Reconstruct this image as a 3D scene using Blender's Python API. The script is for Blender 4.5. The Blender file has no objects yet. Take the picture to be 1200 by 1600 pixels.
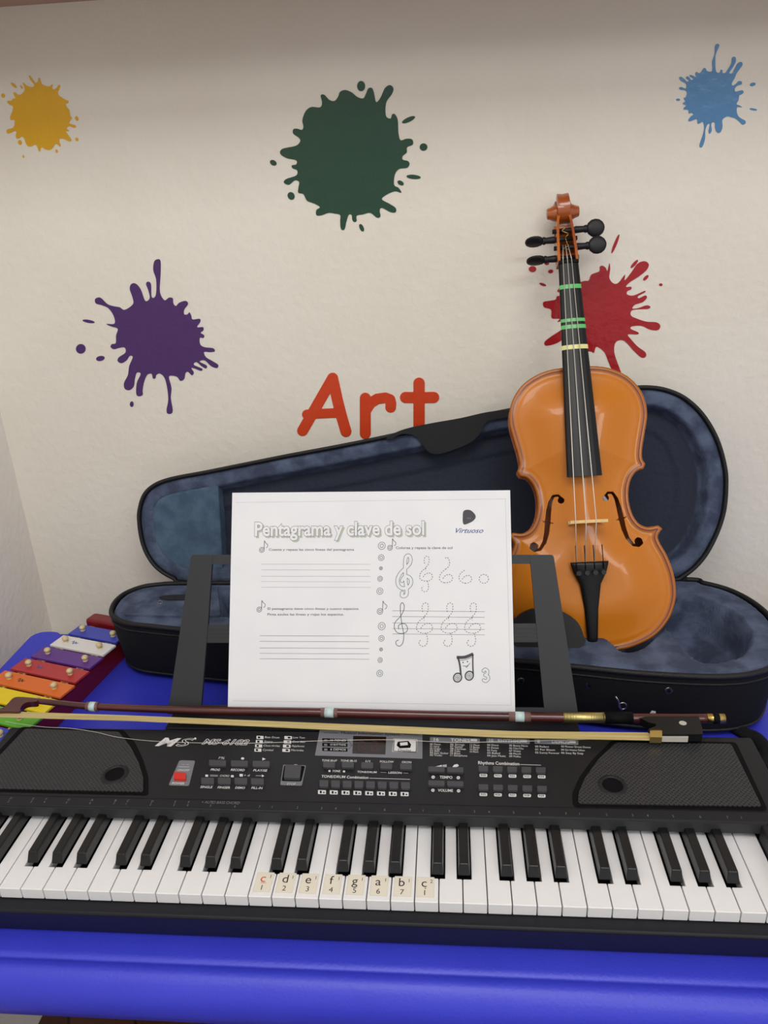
import bpy, bmesh, math, random
import numpy as np
from mathutils import Vector, Matrix
from mathutils.geometry import delaunay_2d_cdt
random.seed(4)
S = bpy.context.scene
COL = S.collection
V3 = lambda *a: np.array(a, float)

# ------------------------------------------------------------------ camera
CAM = V3(.1562, -.4164, .4838)
YAW, PITCH, ROLL, FPX = -.0938, .3883, .0467, 1202.
FW = V3(math.sin(YAW)*math.cos(PITCH), math.cos(YAW)*math.cos(PITCH), -math.sin(PITCH))
_r0 = V3(math.cos(YAW), -math.sin(YAW), 0); _d0 = np.cross(FW, _r0)
RT = math.cos(ROLL)*_r0 + math.sin(ROLL)*_d0
DN = np.cross(FW, RT)
cd = bpy.data.cameras.new('camera'); cam = bpy.data.objects.new('camera', cd); COL.objects.link(cam)
cd.sensor_fit = 'VERTICAL'; cd.sensor_height = 32; cd.lens = 32*FPX/1600; cd.clip_start = .01
m = Matrix.Identity(4)
for i in range(3):
    m[i][0] = RT[i]; m[i][1] = -DN[i]; m[i][2] = -FW[i]; m[i][3] = CAM[i]
cam.matrix_world = m
S.camera = cam

# ------------------------------------------------------------------ light and exposure
S.view_settings.view_transform = 'Standard'; S.view_settings.look = 'None'
S.view_settings.gamma = 1; S.view_settings.exposure = 0.16; S.view_settings.use_curve_mapping = False
w = bpy.data.worlds.new('world'); S.world = w; w.use_nodes = True
w.node_tree.nodes['Background'].inputs[0].default_value = (1, .995, .99, 1)
w.node_tree.nodes['Background'].inputs[1].default_value = .56
def area(name, loc, target, sx, sy, power, color):
    l = bpy.data.lights.new(name, 'AREA'); l.shape = 'RECTANGLE'; l.size = sx; l.size_y = sy
    l.energy = power; l.color = color
    o = bpy.data.objects.new(name, l); COL.objects.link(o); o.location = loc
    o.rotation_euler = (Vector(target)-Vector(loc)).to_track_quat('-Z', 'Y').to_euler()
    return o
area('ceiling_lamp_light', (.15, -.80, 1.80), (.15, .15, 0), 1.1, .8, 17, (1, .995, .985))
area('rear_lamp_light', (1.2, -2.2, 1.75), (.2, .4, .2), 1.2, .5, 15, (1, .985, .965))

# ------------------------------------------------------------------ helpers
def lin(c): 
    return tuple(((v/255)/12.92 if v <= 10 else (((v/255)+.055)/1.055)**2.4) for v in c)
def mat(name, rgb, rough=.5, metal=0., spec=.5, bump=0., bscale=200., rgb2=None, vscale=30., coat=0., sheen=0., stretch=(1,1,1), detail=4., vfac=(.35,.65), emit=None):
    M = bpy.data.materials.new(name); M.use_nodes = True
    nt = M.node_tree; b = nt.nodes['Principled BSDF']
    b.inputs['Base Color'].default_value = (*lin(rgb), 1); b.inputs['Roughness'].default_value = rough
    b.inputs['Metallic'].default_value = metal; b.inputs['Specular IOR Level'].default_value = spec
    b.inputs['Coat Weight'].default_value = coat; b.inputs['Coat Roughness'].default_value = .08
    if sheen:
        b.inputs['Sheen Weight'].default_value = sheen; b.inputs['Sheen Roughness'].default_value = .4
        b.inputs['Sheen Tint'].default_value = (*lin((120,140,190)), 1)
    if emit:
        b.inputs['Emission Color'].default_value = (*lin(emit), 1); b.inputs['Emission Strength'].default_value = .6
    tc = nt.nodes.new('ShaderNodeTexCoord'); mp = nt.nodes.new('ShaderNodeMapping')
    mp.inputs['Scale'].default_value = stretch
    nt.links.new(tc.outputs['Object'], mp.inputs[0])
    if rgb2:
        n = nt.nodes.new('ShaderNodeTexNoise'); n.inputs['Scale'].default_value = vscale; n.inputs['Detail'].default_value = detail
        nt.links.new(mp.outputs[0], n.inputs['Vector'])
        r = nt.nodes.new('ShaderNodeMapRange'); r.inputs[1].default_value = vfac[0]; r.inputs[2].default_value = vfac[1]
        nt.links.new(n.outputs['Fac'], r.inputs[0])
        x = nt.nodes.new('ShaderNodeMix'); x.data_type = 'RGBA'
        x.inputs[6].default_value = (*lin(rgb), 1); x.inputs[7].default_value = (*lin(rgb2), 1)
        nt.links.new(r.outputs[0], x.inputs[0]); nt.links.new(x.outputs[2], b.inputs['Base Color'])
    if bump:
        n = nt.nodes.new('ShaderNodeTexNoise'); n.inputs['Scale'].default_value = bscale; n.inputs['Detail'].default_value = 5
        nt.links.new(mp.outputs[0], n.inputs['Vector'])
        bp = nt.nodes.new('ShaderNodeBump'); bp.inputs['Strength'].default_value = 1; bp.inputs['Distance'].default_value = bump
        nt.links.new(n.outputs['Fac'], bp.inputs['Height']); nt.links.new(bp.outputs[0], b.inputs['Normal'])
    return M

class MB:
    def __init__(s): s.v = []; s.f = []; s.m = []; s.sm = []
    def add(s, vs, fs, mi=0, smooth=False):
        o = len(s.v); s.v += [tuple(map(float, p)) for p in vs]
        for f in fs: s.f.append([i+o for i in f]); s.m.append(mi); s.sm.append(smooth)
    def box(s, c, X, Y, Z, mi=0):      # centre and half vectors
        c, X, Y, Z = map(np.array, (c, X, Y, Z))
        vs = [c+a*X+b*Y+d*Z for d in (-1,1) for b in (-1,1) for a in (-1,1)]
        s.add(vs, [(0,2,3,1),(4,5,7,6),(0,1,5,4),(2,6,7,3),(0,4,6,2),(1,3,7,5)], mi)
    def bx(s, x0, x1, y0, y1, z0, z1, mi=0):
        s.box(((x0+x1)/2, (y0+y1)/2, (z0+z1)/2), ((x1-x0)/2,0,0), (0,(y1-y0)/2,0), (0,0,(z1-z0)/2), mi)
    def tube(s, pts, r, n=10, mi=0, cap=True, closed=False, flat=1., up=(0,0,1)):
        P = [np.array(p, float) for p in pts]; N = len(P)
        R = r if hasattr(r, '__len__') else [r]*N
        vs = []; fs = []
        u = np.array(up, float)
        for i in range(N):
            a = P[(i-1) % N] if (closed or i > 0) else P[0]; b = P[(i+1) % N] if (closed or i < N-1) else P[-1]
            t = b-a; t /= np.linalg.norm(t)+1e-12
            s1 = np.cross(t, u)
            if np.linalg.norm(s1) < 1e-3: s1 = np.cross(t, (1,0,0))
            s1 /= np.linalg.norm(s1); s2 = np.cross(s1, t)
            for k in range(n):
                th = 2*math.pi*k/n
                vs.append(P[i] + R[i]*(math.cos(th)*s1 + flat*math.sin(th)*s2))
        for i in range(N if closed else N-1):
            for k in range(n):
                a = i*n+k; b = i*n+(k+1) % n; j = (i+1) % N
                fs.append((a, b, j*n+(k+1) % n, j*n+k))
        s.add(vs, fs, mi, True)
        if cap and not closed:
            o = len(s.v)-len(vs)
            s.f.append([o+k for k in range(n)][::-1]); s.m.append(mi); s.sm.append(False)
            s.f.append([o+(N-1)*n+k for k in range(n)]); s.m.append(mi); s.sm.append(False)
    def loft(s, rings, mi=0, closed=True, smooth=True, cap0=False, cap1=False):
        n = len(rings[0]); vs = [p for r in rings for p in r]; fs = []
        for i in range(len(rings)-1):
            for k in range(n if closed else n-1):
                k2 = (k+1) % n
                fs.append((i*n+k, i*n+k2, (i+1)*n+k2, (i+1)*n+k))
        s.add(vs, fs, mi, smooth)
        o = len(s.v)-len(vs)
        if cap0: s.f.append([o+k for k in range(n)][::-1]); s.m.append(mi); s.sm.append(False)
        if cap1: s.f.append([o+(len(rings)-1)*n+k for k in range(n)]); s.m.append(mi); s.sm.append(False)
    def ball(s, c, r, mi=0, n=12, M=None):
        rings = []
        rr = np.array(r if hasattr(r, '__len__') else (r, r, r), float)
        for i in range(n//2+1):
            t = math.pi*i/(n//2); ring = []
            for k in range(n):
                p = rr*V3(math.sin(t)*math.cos(2*math.pi*k/n), math.sin(t)*math.sin(2*math.pi*k/n), math.cos(t))
                if M is not None: p = M @ p
                ring.append(np.array(c)+p)
            rings.append(ring)
        s.loft(rings, mi)
    def build(s, name, mats, parent=None, bevel=0, wn=True, attr=None, seg=2):
        me = bpy.data.meshes.new(name)
        org = np.array(parent_world(parent)) if parent else np.zeros(3)
        loc = np.zeros(3)
        V = np.array(s.v)
        if not parent and len(V):
            loc = V3((V[:,0].min()+V[:,0].max())/2, (V[:,1].min()+V[:,1].max())/2, V[:,2].min())
        V = V-org-loc
        me.from_pydata(V.tolist(), [], s.f)
        mats = mats if isinstance(mats, (list, tuple)) else [mats]
        for q in mats: me.materials.append(q)
        me.polygons.foreach_set('material_index', s.m); me.polygons.foreach_set('use_smooth', s.sm)
        if attr is not None:
            a = me.attributes.new('edge_dist', 'FLOAT', 'POINT'); a.data.foreach_set('value', attr)
        me.update(); me.validate(clean_customdata=False)
        o = bpy.data.objects.new(name, me); COL.objects.link(o); o.location = loc
        if parent: o.parent = parent
        if bevel:
            b = o.modifiers.new('bevel', 'BEVEL'); b.width = bevel; b.segments = seg; b.limit_method = 'ANGLE'; b.angle_limit = .6
            for p in me.polygons: p.use_smooth = True
            b.harden_normals = True
        return o
def parent_world(p):
    l = np.zeros(3)
    while p: l = l+np.array(p.location); p = p.parent
    return l
def tag(o, label=None, cat=None, group=None, kind=None):
    for k, v in (('label', label), ('category', cat), ('group', group), ('kind', kind)):
        if v: o[k] = v
    return o
def empty(name, loc, label, cat, group=None):
    o = bpy.data.objects.new(name, None); COL.objects.link(o); o.location = tuple(map(float, loc)); o.empty_display_size = .02
    return tag(o, label, cat, group)

class Plane:
    """A real plane in the room. at(px,py) finds the point of it seen at a photo pixel; w is height above the plane."""
    def __init__(s, P0, X, Y):
        s.P0 = np.array(P0, float); s.X = np.array(X, float); s.X /= np.linalg.norm(s.X)
        Y = np.array(Y, float); Y = Y-s.X*(Y@s.X); s.Y = Y/np.linalg.norm(Y); s.N = np.cross(s.X, s.Y)
    def at(s, px, py, w=0.):
        r = FW+(px-600)/FPX*RT+(py-800)/FPX*DN
        return CAM+r*(((s.P0+w*s.N-CAM)@s.N)/(r@s.N))
    def uv(s, px, py):
        d = s.at(px, py)-s.P0; return float(d@s.X), float(d@s.Y)
    def xyz(s, u, v, w=0.): return s.P0+u*s.X+v*s.Y+w*s.N
def catmull(P, n=6, closed=True):
    P = [np.array(p, float) for p in P]; N = len(P); out = []
    for i in range(N if closed else N-1):
        if closed: a, b, c, d = P[i-1], P[i], P[(i+1) % N], P[(i+2) % N]
        else: a, b, c, d = P[max(i-1,0)], P[i], P[i+1], P[min(i+2,N-1)]
        for k in range(n):
            t = k/n
            out.append(.5*((2*b)+(c-a)*t+(2*a-5*b+4*c-d)*t*t+(-a+3*b-3*c+d)*t**3))
    if not closed: out.append(P[-1])
    return out
def cdt(poly):
    v, e, f, *_ = delaunay_2d_cdt([Vector((float(p[0]), float(p[1]))) for p in poly], [], [list(range(len(poly)))], 1, 1e-7)
    return [(p.x, p.y) for p in v], [list(q) for q in f]
def fix(fs, v):
    out = []
    for f in fs:
        a, b, c = [v[i] for i in f[:3]]
        cr = (b[0]-a[0])*(c[1]-a[1])-(b[1]-a[1])*(c[0]-a[0])
        out.append(f if cr > 0 else f[::-1])
    return out
def plate(mb, pl, uv, w0, w1, mi=0, side_mi=None):
    """prism on plane pl: outline uv (metres), from height w0 to w1"""
    A = sum(uv[i-1][0]*uv[i][1]-uv[i][0]*uv[i-1][1] for i in range(len(uv)))
    if A < 0: uv = uv[::-1]
    v, f = cdt(uv); f = fix(f, v)
    mb.add([pl.xyz(a, b, w1) for a, b in v], f, mi)
    if w1-w0 > 1e-5:
        mb.add([pl.xyz(a, b, w0) for a, b in v], [q[::-1] for q in f], mi)
        n = len(uv)
        mb.add([pl.xyz(a, b, w0) for a, b in uv]+[pl.xyz(a, b, w1) for a, b in uv],
               [(i, (i+1) % n, n+(i+1) % n, n+i) for i in range(n)], mi if side_mi is None else side_mi)
def ppoly(pl, pts, smooth=0):
    P = [pl.uv(*p) for p in pts]
    return [tuple(p) for p in catmull(P, smooth)] if smooth else P
def rpoly(uv, r, n=4):
    """round the corners of an outline"""
    out = []; N = len(uv)
    for i in range(N):
        a, b, c = (np.array(uv[i-1]), np.array(uv[i]), np.array(uv[(i+1) % N]))
        la, lc = np.linalg.norm(a-b), np.linalg.norm(c-b); q = min(r, la*.45, lc*.45)
        p0 = b+(a-b)/la*q; p1 = b+(c-b)/lc*q
        for k in range(n+1):
            t = k/n; out.append(tuple((1-t)**2*p0+2*t*(1-t)*b+t*t*p1))
    return out
def ell(cx, cy, rx, ry, ang=0, n=20):
    a = math.radians(ang)
    return [(cx+rx*math.cos(t)*math.cos(a)-ry*math.sin(t)*math.sin(a), cy+rx*math.cos(t)*math.sin(a)+ry*math.sin(t)*math.cos(a)) for t in [2*math.pi*k/n for k in range(n)]]
def ribbon(mb, pl, pts, wd, w=.0001, mi=0, dash=None, closed=False):
    """flat stroke on a plane, pts in uv metres, optionally dashed (on, off)"""
    P = [np.array(p, float) for p in pts]
    if closed: P.append(P[0])
    pieces = []
    if dash:
        cur = [P[0]]; on = True; left = dash[0]
        for a, b in zip(P, P[1:]):
            L = np.linalg.norm(b-a); pos = 0
            while L-pos > left:
                pos += left; q = a+(b-a)*(pos/L)
                if on: cur.append(q); pieces.append(cur)
                on = not on; left = dash[0] if on else dash[1]; cur = [q]
            left -= L-pos
            if on: cur.append(b)
        if on and len(cur) > 1: pieces.append(cur)
    else: pieces = [P]
    for Q in pieces:
        L = []; n = len(Q)
        for i in range(n):
            t = Q[min(i+1, n-1)]-Q[max(i-1, 0)]; t = t/(np.linalg.norm(t)+1e-12); nn = np.array((-t[1], t[0]))*wd/2
            L.append((Q[i]-nn, Q[i]+nn))
        mb.add([pl.xyz(*q, w) for p in L for q in p], [(2*i, 2*i+2, 2*i+3, 2*i+1)[::1] for i in range(n-1)], mi)
def prib(mb, pl, pts, wd, **k):
    s = k.pop('smooth', 0); cl = k.get('closed', False)
    P = [pl.uv(*p) for p in pts]
    if s: P = catmull(P, s, cl)
    ribbon(mb, pl, P, wd, **k)
_tc = {}
def textmesh(body, offset=0., shear=0.):
    key = (body, offset, shear)
    if key not in _tc:
        c = bpy.data.curves.new('t', 'FONT'); c.body = body; c.offset = offset; c.shear = shear; c.resolution_u = 3
        o = bpy.data.objects.new('t', c); COL.objects.link(o)
        bpy.context.view_layer.update()
        e = o.evaluated_get(bpy.context.evaluated_depsgraph_get()); me = e.to_mesh()
        v = [tuple(p.co)[:2] for p in me.vertices]; f = [list(p.vertices) for p in me.polygons]
        e.to_mesh_clear(); bpy.data.objects.remove(o); bpy.data.curves.remove(c)
        _tc[key] = (v, fix(f, v))
    return _tc[key]
def text(mb, pl, body, a, b, hpx, mi=0, w=.0001, offset=0., shear=0., ref=None):
    """lettering lying on a plane: a = photo pixel of the left end of the baseline, b = of the right end, hpx = letter height"""
    v, f = textmesh(body, offset, shear)
    rv = textmesh(ref[0] if ref else body, 0, shear)[0]
    if not v: return
    x0 = min(p[0] for p in rv); x1 = max(p[0] for p in rv); cap = .70
    A = np.array(pl.uv(*a)); B = np.array(pl.uv(*b)); U = (B-A)/(x1-x0)
    H = np.array(pl.uv(a[0], a[1]-hpx))-A; hh = abs(H@np.array((-U[1], U[0])))/np.linalg.norm(U)
    Yd = np.array((-U[1], U[0]))/np.linalg.norm(U)*hh/cap
    mb.add([pl.xyz(*(A+U*(p[0]-x0)+Yd*p[1]), w) for p in v], f, mi)
def poly_sdf(px, py, poly):
    """signed distance (negative inside) of grid points to a closed outline"""
    P = np.array(poly); Q = np.roll(P, -1, 0); d2 = np.full(px.shape, 1e9); ins = np.zeros(px.shape, bool)
    for (ax, ay), (bx, by) in zip(P, Q):
        ex, ey = bx-ax, by-ay; L = ex*ex+ey*ey
        if L < 1e-18: continue
        t = np.clip(((px-ax)*ex+(py-ay)*ey)/L, 0, 1)
        d2 = np.minimum(d2, (px-ax-t*ex)**2+(py-ay-t*ey)**2)
        if ey != 0:
            c = ((ay > py) != (by > py)) & (px < ex*(py-ay)/ey+ax); ins ^= c
    d = np.sqrt(d2); return np.where(ins, -d, d)
def stroke_sdf(px, py, pts, rad):
    d = np.full(px.shape, 1e9)
    for i in range(len(pts)-1):
        (ax, ay), (bx, by) = pts[i], pts[i+1]; ex, ey = bx-ax, by-ay; L = ex*ex+ey*ey+1e-18
        t = np.clip(((px-ax)*ex+(py-ay)*ey)/L, 0, 1)
        d = np.minimum(d, np.hypot(px-ax-t*ex, py-ay-t*ey)-(rad[i]+t*(rad[i+1]-rad[i])))
    return d
def field_solid(mb, xs, ys, F, top, bot, T, mi=0, two=True):
    """solid over the region F<0 of a grid; top/bot are height arrays (or floats); T maps (u,v,w) to the room. returns per-vertex (u,v)"""
    nx, ny = len(xs), len(ys); top = top+np.zeros((nx, ny)); bot = bot+np.zeros((nx, ny))
    vid = {}; pos = []; faces = []; edges = []
    def node(i, j):
        k = (i, j)
        if k not in vid: vid[k] = len(pos); pos.append((xs[i], ys[j], top[i,j], bot[i,j], F[i,j]))
        return vid[k]
    def cut(a, b):
        if b < a: a, b = b, a
        k = (a, b)
        if k not in vid:
            fa, fb = F[a], F[b]; t = fa/(fa-fb); t = min(max(t, .02), .98)
            L = lambda A: A[a]*(1-t)+A[b]*t
            vid[k] = len(pos)
            pos.append((xs[a[0]]*(1-t)+xs[b[0]]*t, ys[a[1]]*(1-t)+ys[b[1]]*t, L(top), L(bot), 0.))
        return vid[k]
    neg = F < 0
    act = np.argwhere(neg[:-1,:-1] | neg[1:,:-1] | neg[:-1,1:] | neg[1:,1:])
    for i, j in act:
        i, j = int(i), int(j)
        c = [(i,j),(i+1,j),(i+1,j+1),(i,j+1)]; s = [bool(neg[q]) for q in c]
        if all(s): faces.append([node(*q) for q in c]); continue
        f = []; bd = []
        for k in range(4):
            a, b = c[k], c[(k+1) % 4]
            if s[k]: f.append(node(*a))
            if s[k] != s[(k+1) % 4]:
                q = cut(a, b); f.append(q); bd.append((q, s[k]))
        if len(f) > 2: faces.append(f)
        if len(bd) == 2:
            (q0, s0), (q1, s1) = bd
            edges.append((q0, q1) if s0 else (q1, q0))
    n = len(pos)
    vs = [T(p[0], p[1], p[2]) for p in pos]
    mb.add(vs, faces, mi, True)
    att = [-p[4] for p in pos]
    if two:
        o = len(mb.v)-n
        mb.add([T(p[0], p[1], p[3]) for p in pos], [f[::-1] for f in faces], mi, True); o2 = len(mb.v)-n
        att += att
        for a, b in edges:
            mb.f.append([o2+a, o2+b, o+b, o+a]); mb.m.append(mi); mb.sm.append(False)
    return att
def sstep(x, a, b):
    t = np.clip((x-a)/(b-a), 0, 1); return t*t*(3-2*t)

# ------------------------------------------------------------------ materials
M_wall = mat('wall_plaster', (234,229,217), .75, bump=.0011, bscale=95, rgb2=(230,224,211), vscale=6)
M_wall2 = mat('side_wall_plaster', (240,235,228), .75, bump=.0011, bscale=95)
M_beam = mat('beam_plaster', (184,152,136), .8, bump=.0006, bscale=60)
M_ceil = mat('ceiling_paint', (235,230,222), .8)
def floor_mat():
    M = mat('wood_floor', (92,55,38), .35)
    nt = M.node_tree; b = nt.nodes['Principled BSDF']; mp = [n for n in nt.nodes if n.type == 'MAPPING'][0]
    br = nt.nodes.new('ShaderNodeTexBrick'); br.inputs['Scale'].default_value = 1.
    br.inputs['Brick Width'].default_value = 1.2; br.inputs['Row Height'].default_value = .09; br.inputs['Mortar Size'].default_value = .002
    br.inputs['Color1'].default_value = (*lin((104,62,40)), 1); br.inputs['Color2'].default_value = (*lin((76,44,30)), 1); br.inputs['Mortar'].default_value = (*lin((25,14,10)), 1)
    mp.inputs['Rotation'].default_value = (0, 0, math.radians(62))
    nt.links.new(mp.outputs[0], br.inputs['Vector']); nt.links.new(br.outputs['Color'], b.inputs['Base Color'])
    return M
M_floor = floor_mat()
M_vinyl = mat('blue_vinyl', (58,66,210), .42, bump=.00025, bscale=420, rgb2=(52,58,200), vscale=7)
M_plastic = mat('black_plastic', (26,27,31), .5, spec=.35, bump=.00004, bscale=1500)
M_plastic2 = mat('dark_grey_plastic', (47,48,51), .5, spec=.35)
M_shell = mat('black_plastic_shell', (22,23,30), .5, spec=.3)
M_button = mat('grey_button_rubber', (66,67,71), .45)
M_black = mat('matte_black', (6,6,9), .7, spec=.15)
M_white_print = mat('white_print', (215,215,215), .6)
M_grey_print = mat('grey_print', (118,120,126), .5)
M_darkgrey = mat('smoked_grey_print', (92,92,96), .4)
M_red_btn = mat('red_button', (205,45,35), .35)
M_lcd = mat('display_window', (36,24,22), .15)
M_segment = mat('unlit_segment', (70,42,36), .3)
M_wkey = mat('white_key_plastic', (232,232,234), .28, spec=.5)
M_bkey = mat('black_key_plastic', (17,17,19), .3)
M_sticker = mat('sticker_cream', (226,220,204), .5)
M_ink = mat('black_ink', (25,25,28), .6)
M_redink = mat('red_ink', (190,70,50), .6)
M_paper = mat('white_paper', (232,233,236), .7, rgb2=(228,229,233), vscale=20)
M_rule = mat('grey_ink', (188,190,194), .7)
M_print = mat('printer_ink', (72,72,76), .7)
M_shadowink = mat('title_shadow_ink', (184,188,176), .7)
M_blueink = mat('blue_ink', (58,84,150), .7)
M_fabric = mat('case_outer_fabric', (17,18,22), .9, spec=.25, bump=.0004, bscale=900)
M_zip = mat('zip_black', (12,12,15), .6, bump=.0006, bscale=700)
M_plush = mat('blue_plush', (52,62,84), .9, bump=.0016, bscale=170, rgb2=(82,94,119), vscale=38, detail=12, sheen=.3, vfac=(.4,.62))
M_plush_dark = mat('navy_plush', (27,32,46), .95, bump=.0010, bscale=160, rgb2=(38,44,61), vscale=40, sheen=.2, stretch=(1,1,3))
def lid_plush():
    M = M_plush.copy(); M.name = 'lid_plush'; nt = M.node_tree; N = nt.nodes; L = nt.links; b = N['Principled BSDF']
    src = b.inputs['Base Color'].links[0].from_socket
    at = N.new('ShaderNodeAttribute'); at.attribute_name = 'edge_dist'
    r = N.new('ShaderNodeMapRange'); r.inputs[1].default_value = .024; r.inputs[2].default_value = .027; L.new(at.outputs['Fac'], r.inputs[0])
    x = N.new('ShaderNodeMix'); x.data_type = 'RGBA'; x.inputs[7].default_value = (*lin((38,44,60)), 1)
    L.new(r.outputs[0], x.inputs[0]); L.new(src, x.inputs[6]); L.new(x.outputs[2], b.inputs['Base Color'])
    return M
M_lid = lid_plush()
M_plush_teal = mat('steel_blue_plush', (58,80,102), .9, bump=.0012, bscale=200, rgb2=(76,98,120), vscale=60, detail=12, sheen=.25)
M_flap = mat('black_felt', (30,30,32), .9, bump=.0002, bscale=900)
M_steel = mat('steel', (190,188,182), .3, metal=1)
M_gold = mat('brass', (214,184,110), .28, metal=1)
M_wind = mat('winding_wire', (206,192,128), .38, metal=1, bump=.0006, bscale=900, stretch=(1,.02,.02))
M_ebony = mat('ebony', (13,13,15), .38, spec=.35)
M_peg = mat('peg_wood_black', (24,24,26), .5, spec=.35)
M_maple = mat('varnished_maple', (176,92,32), .28, coat=.6, rgb2=(140,62,24), vscale=30, stretch=(1,1,.3))
M_cheek = mat('pegbox_maple', (190,104,38), .25, coat=.6, rgb2=(150,72,28), vscale=40)
def spruce():
    M = mat('varnished_spruce', (206,128,42), .38, coat=.3, spec=.35)
    nt = M.node_tree; b = nt.nodes['Principled BSDF']; N = nt.nodes; L = nt.links
    tc = [n for n in N if n.type == 'TEX_COORD'][0]; mp = [n for n in N if n.type == 'MAPPING'][0]
    mp.inputs['Rotation'].default_value = (0, math.radians(-3), 0)
    wv = N.new('ShaderNodeTexWave'); wv.wave_type = 'BANDS'; wv.bands_direction = 'X'; wv.inputs['Scale'].default_value = 190
    wv.inputs['Distortion'].default_value = 1.2; wv.inputs['Detail'].default_value = 1; wv.inputs['Detail Scale'].default_value = .4
    L.new(mp.outputs[0], wv.inputs['Vector'])
    ns = N.new('ShaderNodeTexNoise'); ns.inputs['Scale'].default_value = 9; L.new(mp.outputs[0], ns.inputs['Vector'])
    c1 = N.new('ShaderNodeMix'); c1.data_type = 'RGBA'; c1.inputs[6].default_value = (*lin((200,120,16)), 1); c1.inputs[7].default_value = (*lin((180,96,12)), 1)
    c2 = N.new('ShaderNodeMix'); c2.data_type = 'RGBA'; c2.inputs[7].default_value = (*lin((192,110,8)), 1)
    r1 = N.new('ShaderNodeMapRange'); r1.inputs[3].default_value = 0; r1.inputs[4].default_value = .45
    L.new(wv.outputs['Fac'], r1.inputs[0]); L.new(r1.outputs[0], c1.inputs[0]); L.new(c1.outputs[2], c2.inputs[6])
    r2 = N.new('ShaderNodeMapRange'); r2.inputs[1].default_value = .35; r2.inputs[2].default_value = .65; r2.inputs[4].default_value = .5
    L.new(ns.outputs['Fac'], r2.inputs[0]); L.new(r2.outputs[0], c2.inputs[0])
    at = N.new('ShaderNodeAttribute'); at.attribute_name = 'edge_dist'
    cr = N.new('ShaderNodeValToRGB'); cr.color_ramp.interpolation = 'LINEAR'
    e = cr.color_ramp.elements; e[0].position = 0; e[0].color = (.45,.45,.45,1); e[1].position = 1; e[1].color = (0,0,0,1)
    for p, v in ((.25,.35),(.34,.5),(.37,1.),(.46,1.),(.5,.6),(.72,.22),(.9,0.)):
        q = e.new(p); q.color = (v,v,v,1)
    sc = N.new('ShaderNodeMath'); sc.operation = 'MULTIPLY'; sc.inputs[1].default_value = 1/.010
    L.new(at.outputs['Fac'], sc.inputs[0]); L.new(sc.outputs[0], cr.inputs[0])
    c3 = N.new('ShaderNodeMix'); c3.data_type = 'RGBA'; c3.inputs[7].default_value = (*lin((112,48,24)), 1)
    L.new(cr.outputs[0], c3.inputs[0]); L.new(c2.outputs[2], c3.inputs[6]); L.new(c3.outputs[2], b.inputs['Base Color'])
    return M
M_spruce = spruce()
M_bridge = mat('bridge_maple', (226,192,130), .5)
M_string = mat('string_steel', (225,222,212), .35, metal=.4)
M_green_tape = mat('green_tape', (96,190,110), .35)
M_yellow_tape = mat('pale_yellow_tape', (226,220,150), .35)
M_stick = mat('bow_stick_wood', (84,30,28), .3, coat=.5, rgb2=(60,22,20), vscale=60, stretch=(.2,1,1))
M_hair = mat('bow_hair', (205,188,130), .5, bump=.0004, bscale=900, rgb2=(180,160,104), vscale=500, stretch=(.02,1,1))
M_pearl = mat('mother_of_pearl', (190,187,176), .25)
M_tape = mat('pale_blue_tape', (190,214,214), .5)
M_clear = mat('clear_tape', (120,90,86), .15)
M_redwood = mat('dark_red_lacquer', (120,20,28), .35)
M_bead = mat('cream_pin_head', (214,196,150), .3)
def grille_mat():
    M = mat('perforated_grille', (52,53,56), .5)
    nt = M.node_tree; b = nt.nodes['Principled BSDF']; N = nt.nodes; L = nt.links
    mp = [n for n in N if n.type == 'MAPPING'][0]; mp.inputs['Scale'].default_value = (1/.0027, 1/.0027, 0)
    mp.inputs['Rotation'].default_value = (0, 0, math.radians(45))
    fr = N.new('ShaderNodeVectorMath'); fr.operation = 'FRACTION'; L.new(mp.outputs[0], fr.inputs[0])
    sb = N.new('ShaderNodeVectorMath'); sb.operation = 'SUBTRACT'; sb.inputs[1].default_value = (.5,.5,0); L.new(fr.outputs[0], sb.inputs[0])
    ln = N.new('ShaderNodeVectorMath'); ln.operation = 'LENGTH'; L.new(sb.outputs[0], ln.inputs[0])
    r = N.new('ShaderNodeMapRange'); r.inputs[1].default_value = .24; r.inputs[2].default_value = .32; L.new(ln.outputs['Value'], r.inputs[0])
    x = N.new('ShaderNodeMix'); x.data_type = 'RGBA'; x.inputs[6].default_value = (*lin((12,12,14)), 1); x.inputs[7].default_value = (*lin((50,51,54)), 1)
    L.new(r.outputs[0], x.inputs[0]); L.new(x.outputs[2], b.inputs['Base Color'])
    bp = N.new('ShaderNodeBump'); bp.inputs['Distance'].default_value = .0004; L.new(r.outputs[0], bp.inputs['Height']); L.new(bp.outputs[0], b.inputs['Normal'])
    return M
M_grille = grille_mat()

# ------------------------------------------------------------------ the room
WY = .565; FL = -.62; CZ = 1.9; TZ = -.05
def struct(name, mb, m): return tag(mb.build(name, m), kind='structure')
mb = MB(); mb.bx(-.52, 1.9, WY, WY+.1, FL, CZ); struct('wall_back', mb, M_wall)
mb = MB()
ql = Plane((0, 0, 0), (1,0,0), (0,1,0))
plate(mb, ql, [(-.4560, WY), (-.4560-.02, -2.9), (-.60, -2.9), (-.60, WY+.1), (-.5, WY+.1), (-.5, WY)], FL, CZ); struct('wall_left', mb, M_wall2)
mb = MB(); mb.bx(-.6, 1.9, -2.9, WY+.1, FL-.1, FL); struct('floor', mb, M_floor)
mb = MB(); mb.bx(-.6, 1.9, -2.9, WY+.1, CZ, CZ+.1); struct('ceiling', mb, M_ceil)
mb = MB(); mb.bx(-.46, 1.9, WY-.19, WY, .700, .95); struct('trim_1', mb, M_beam)

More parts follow.
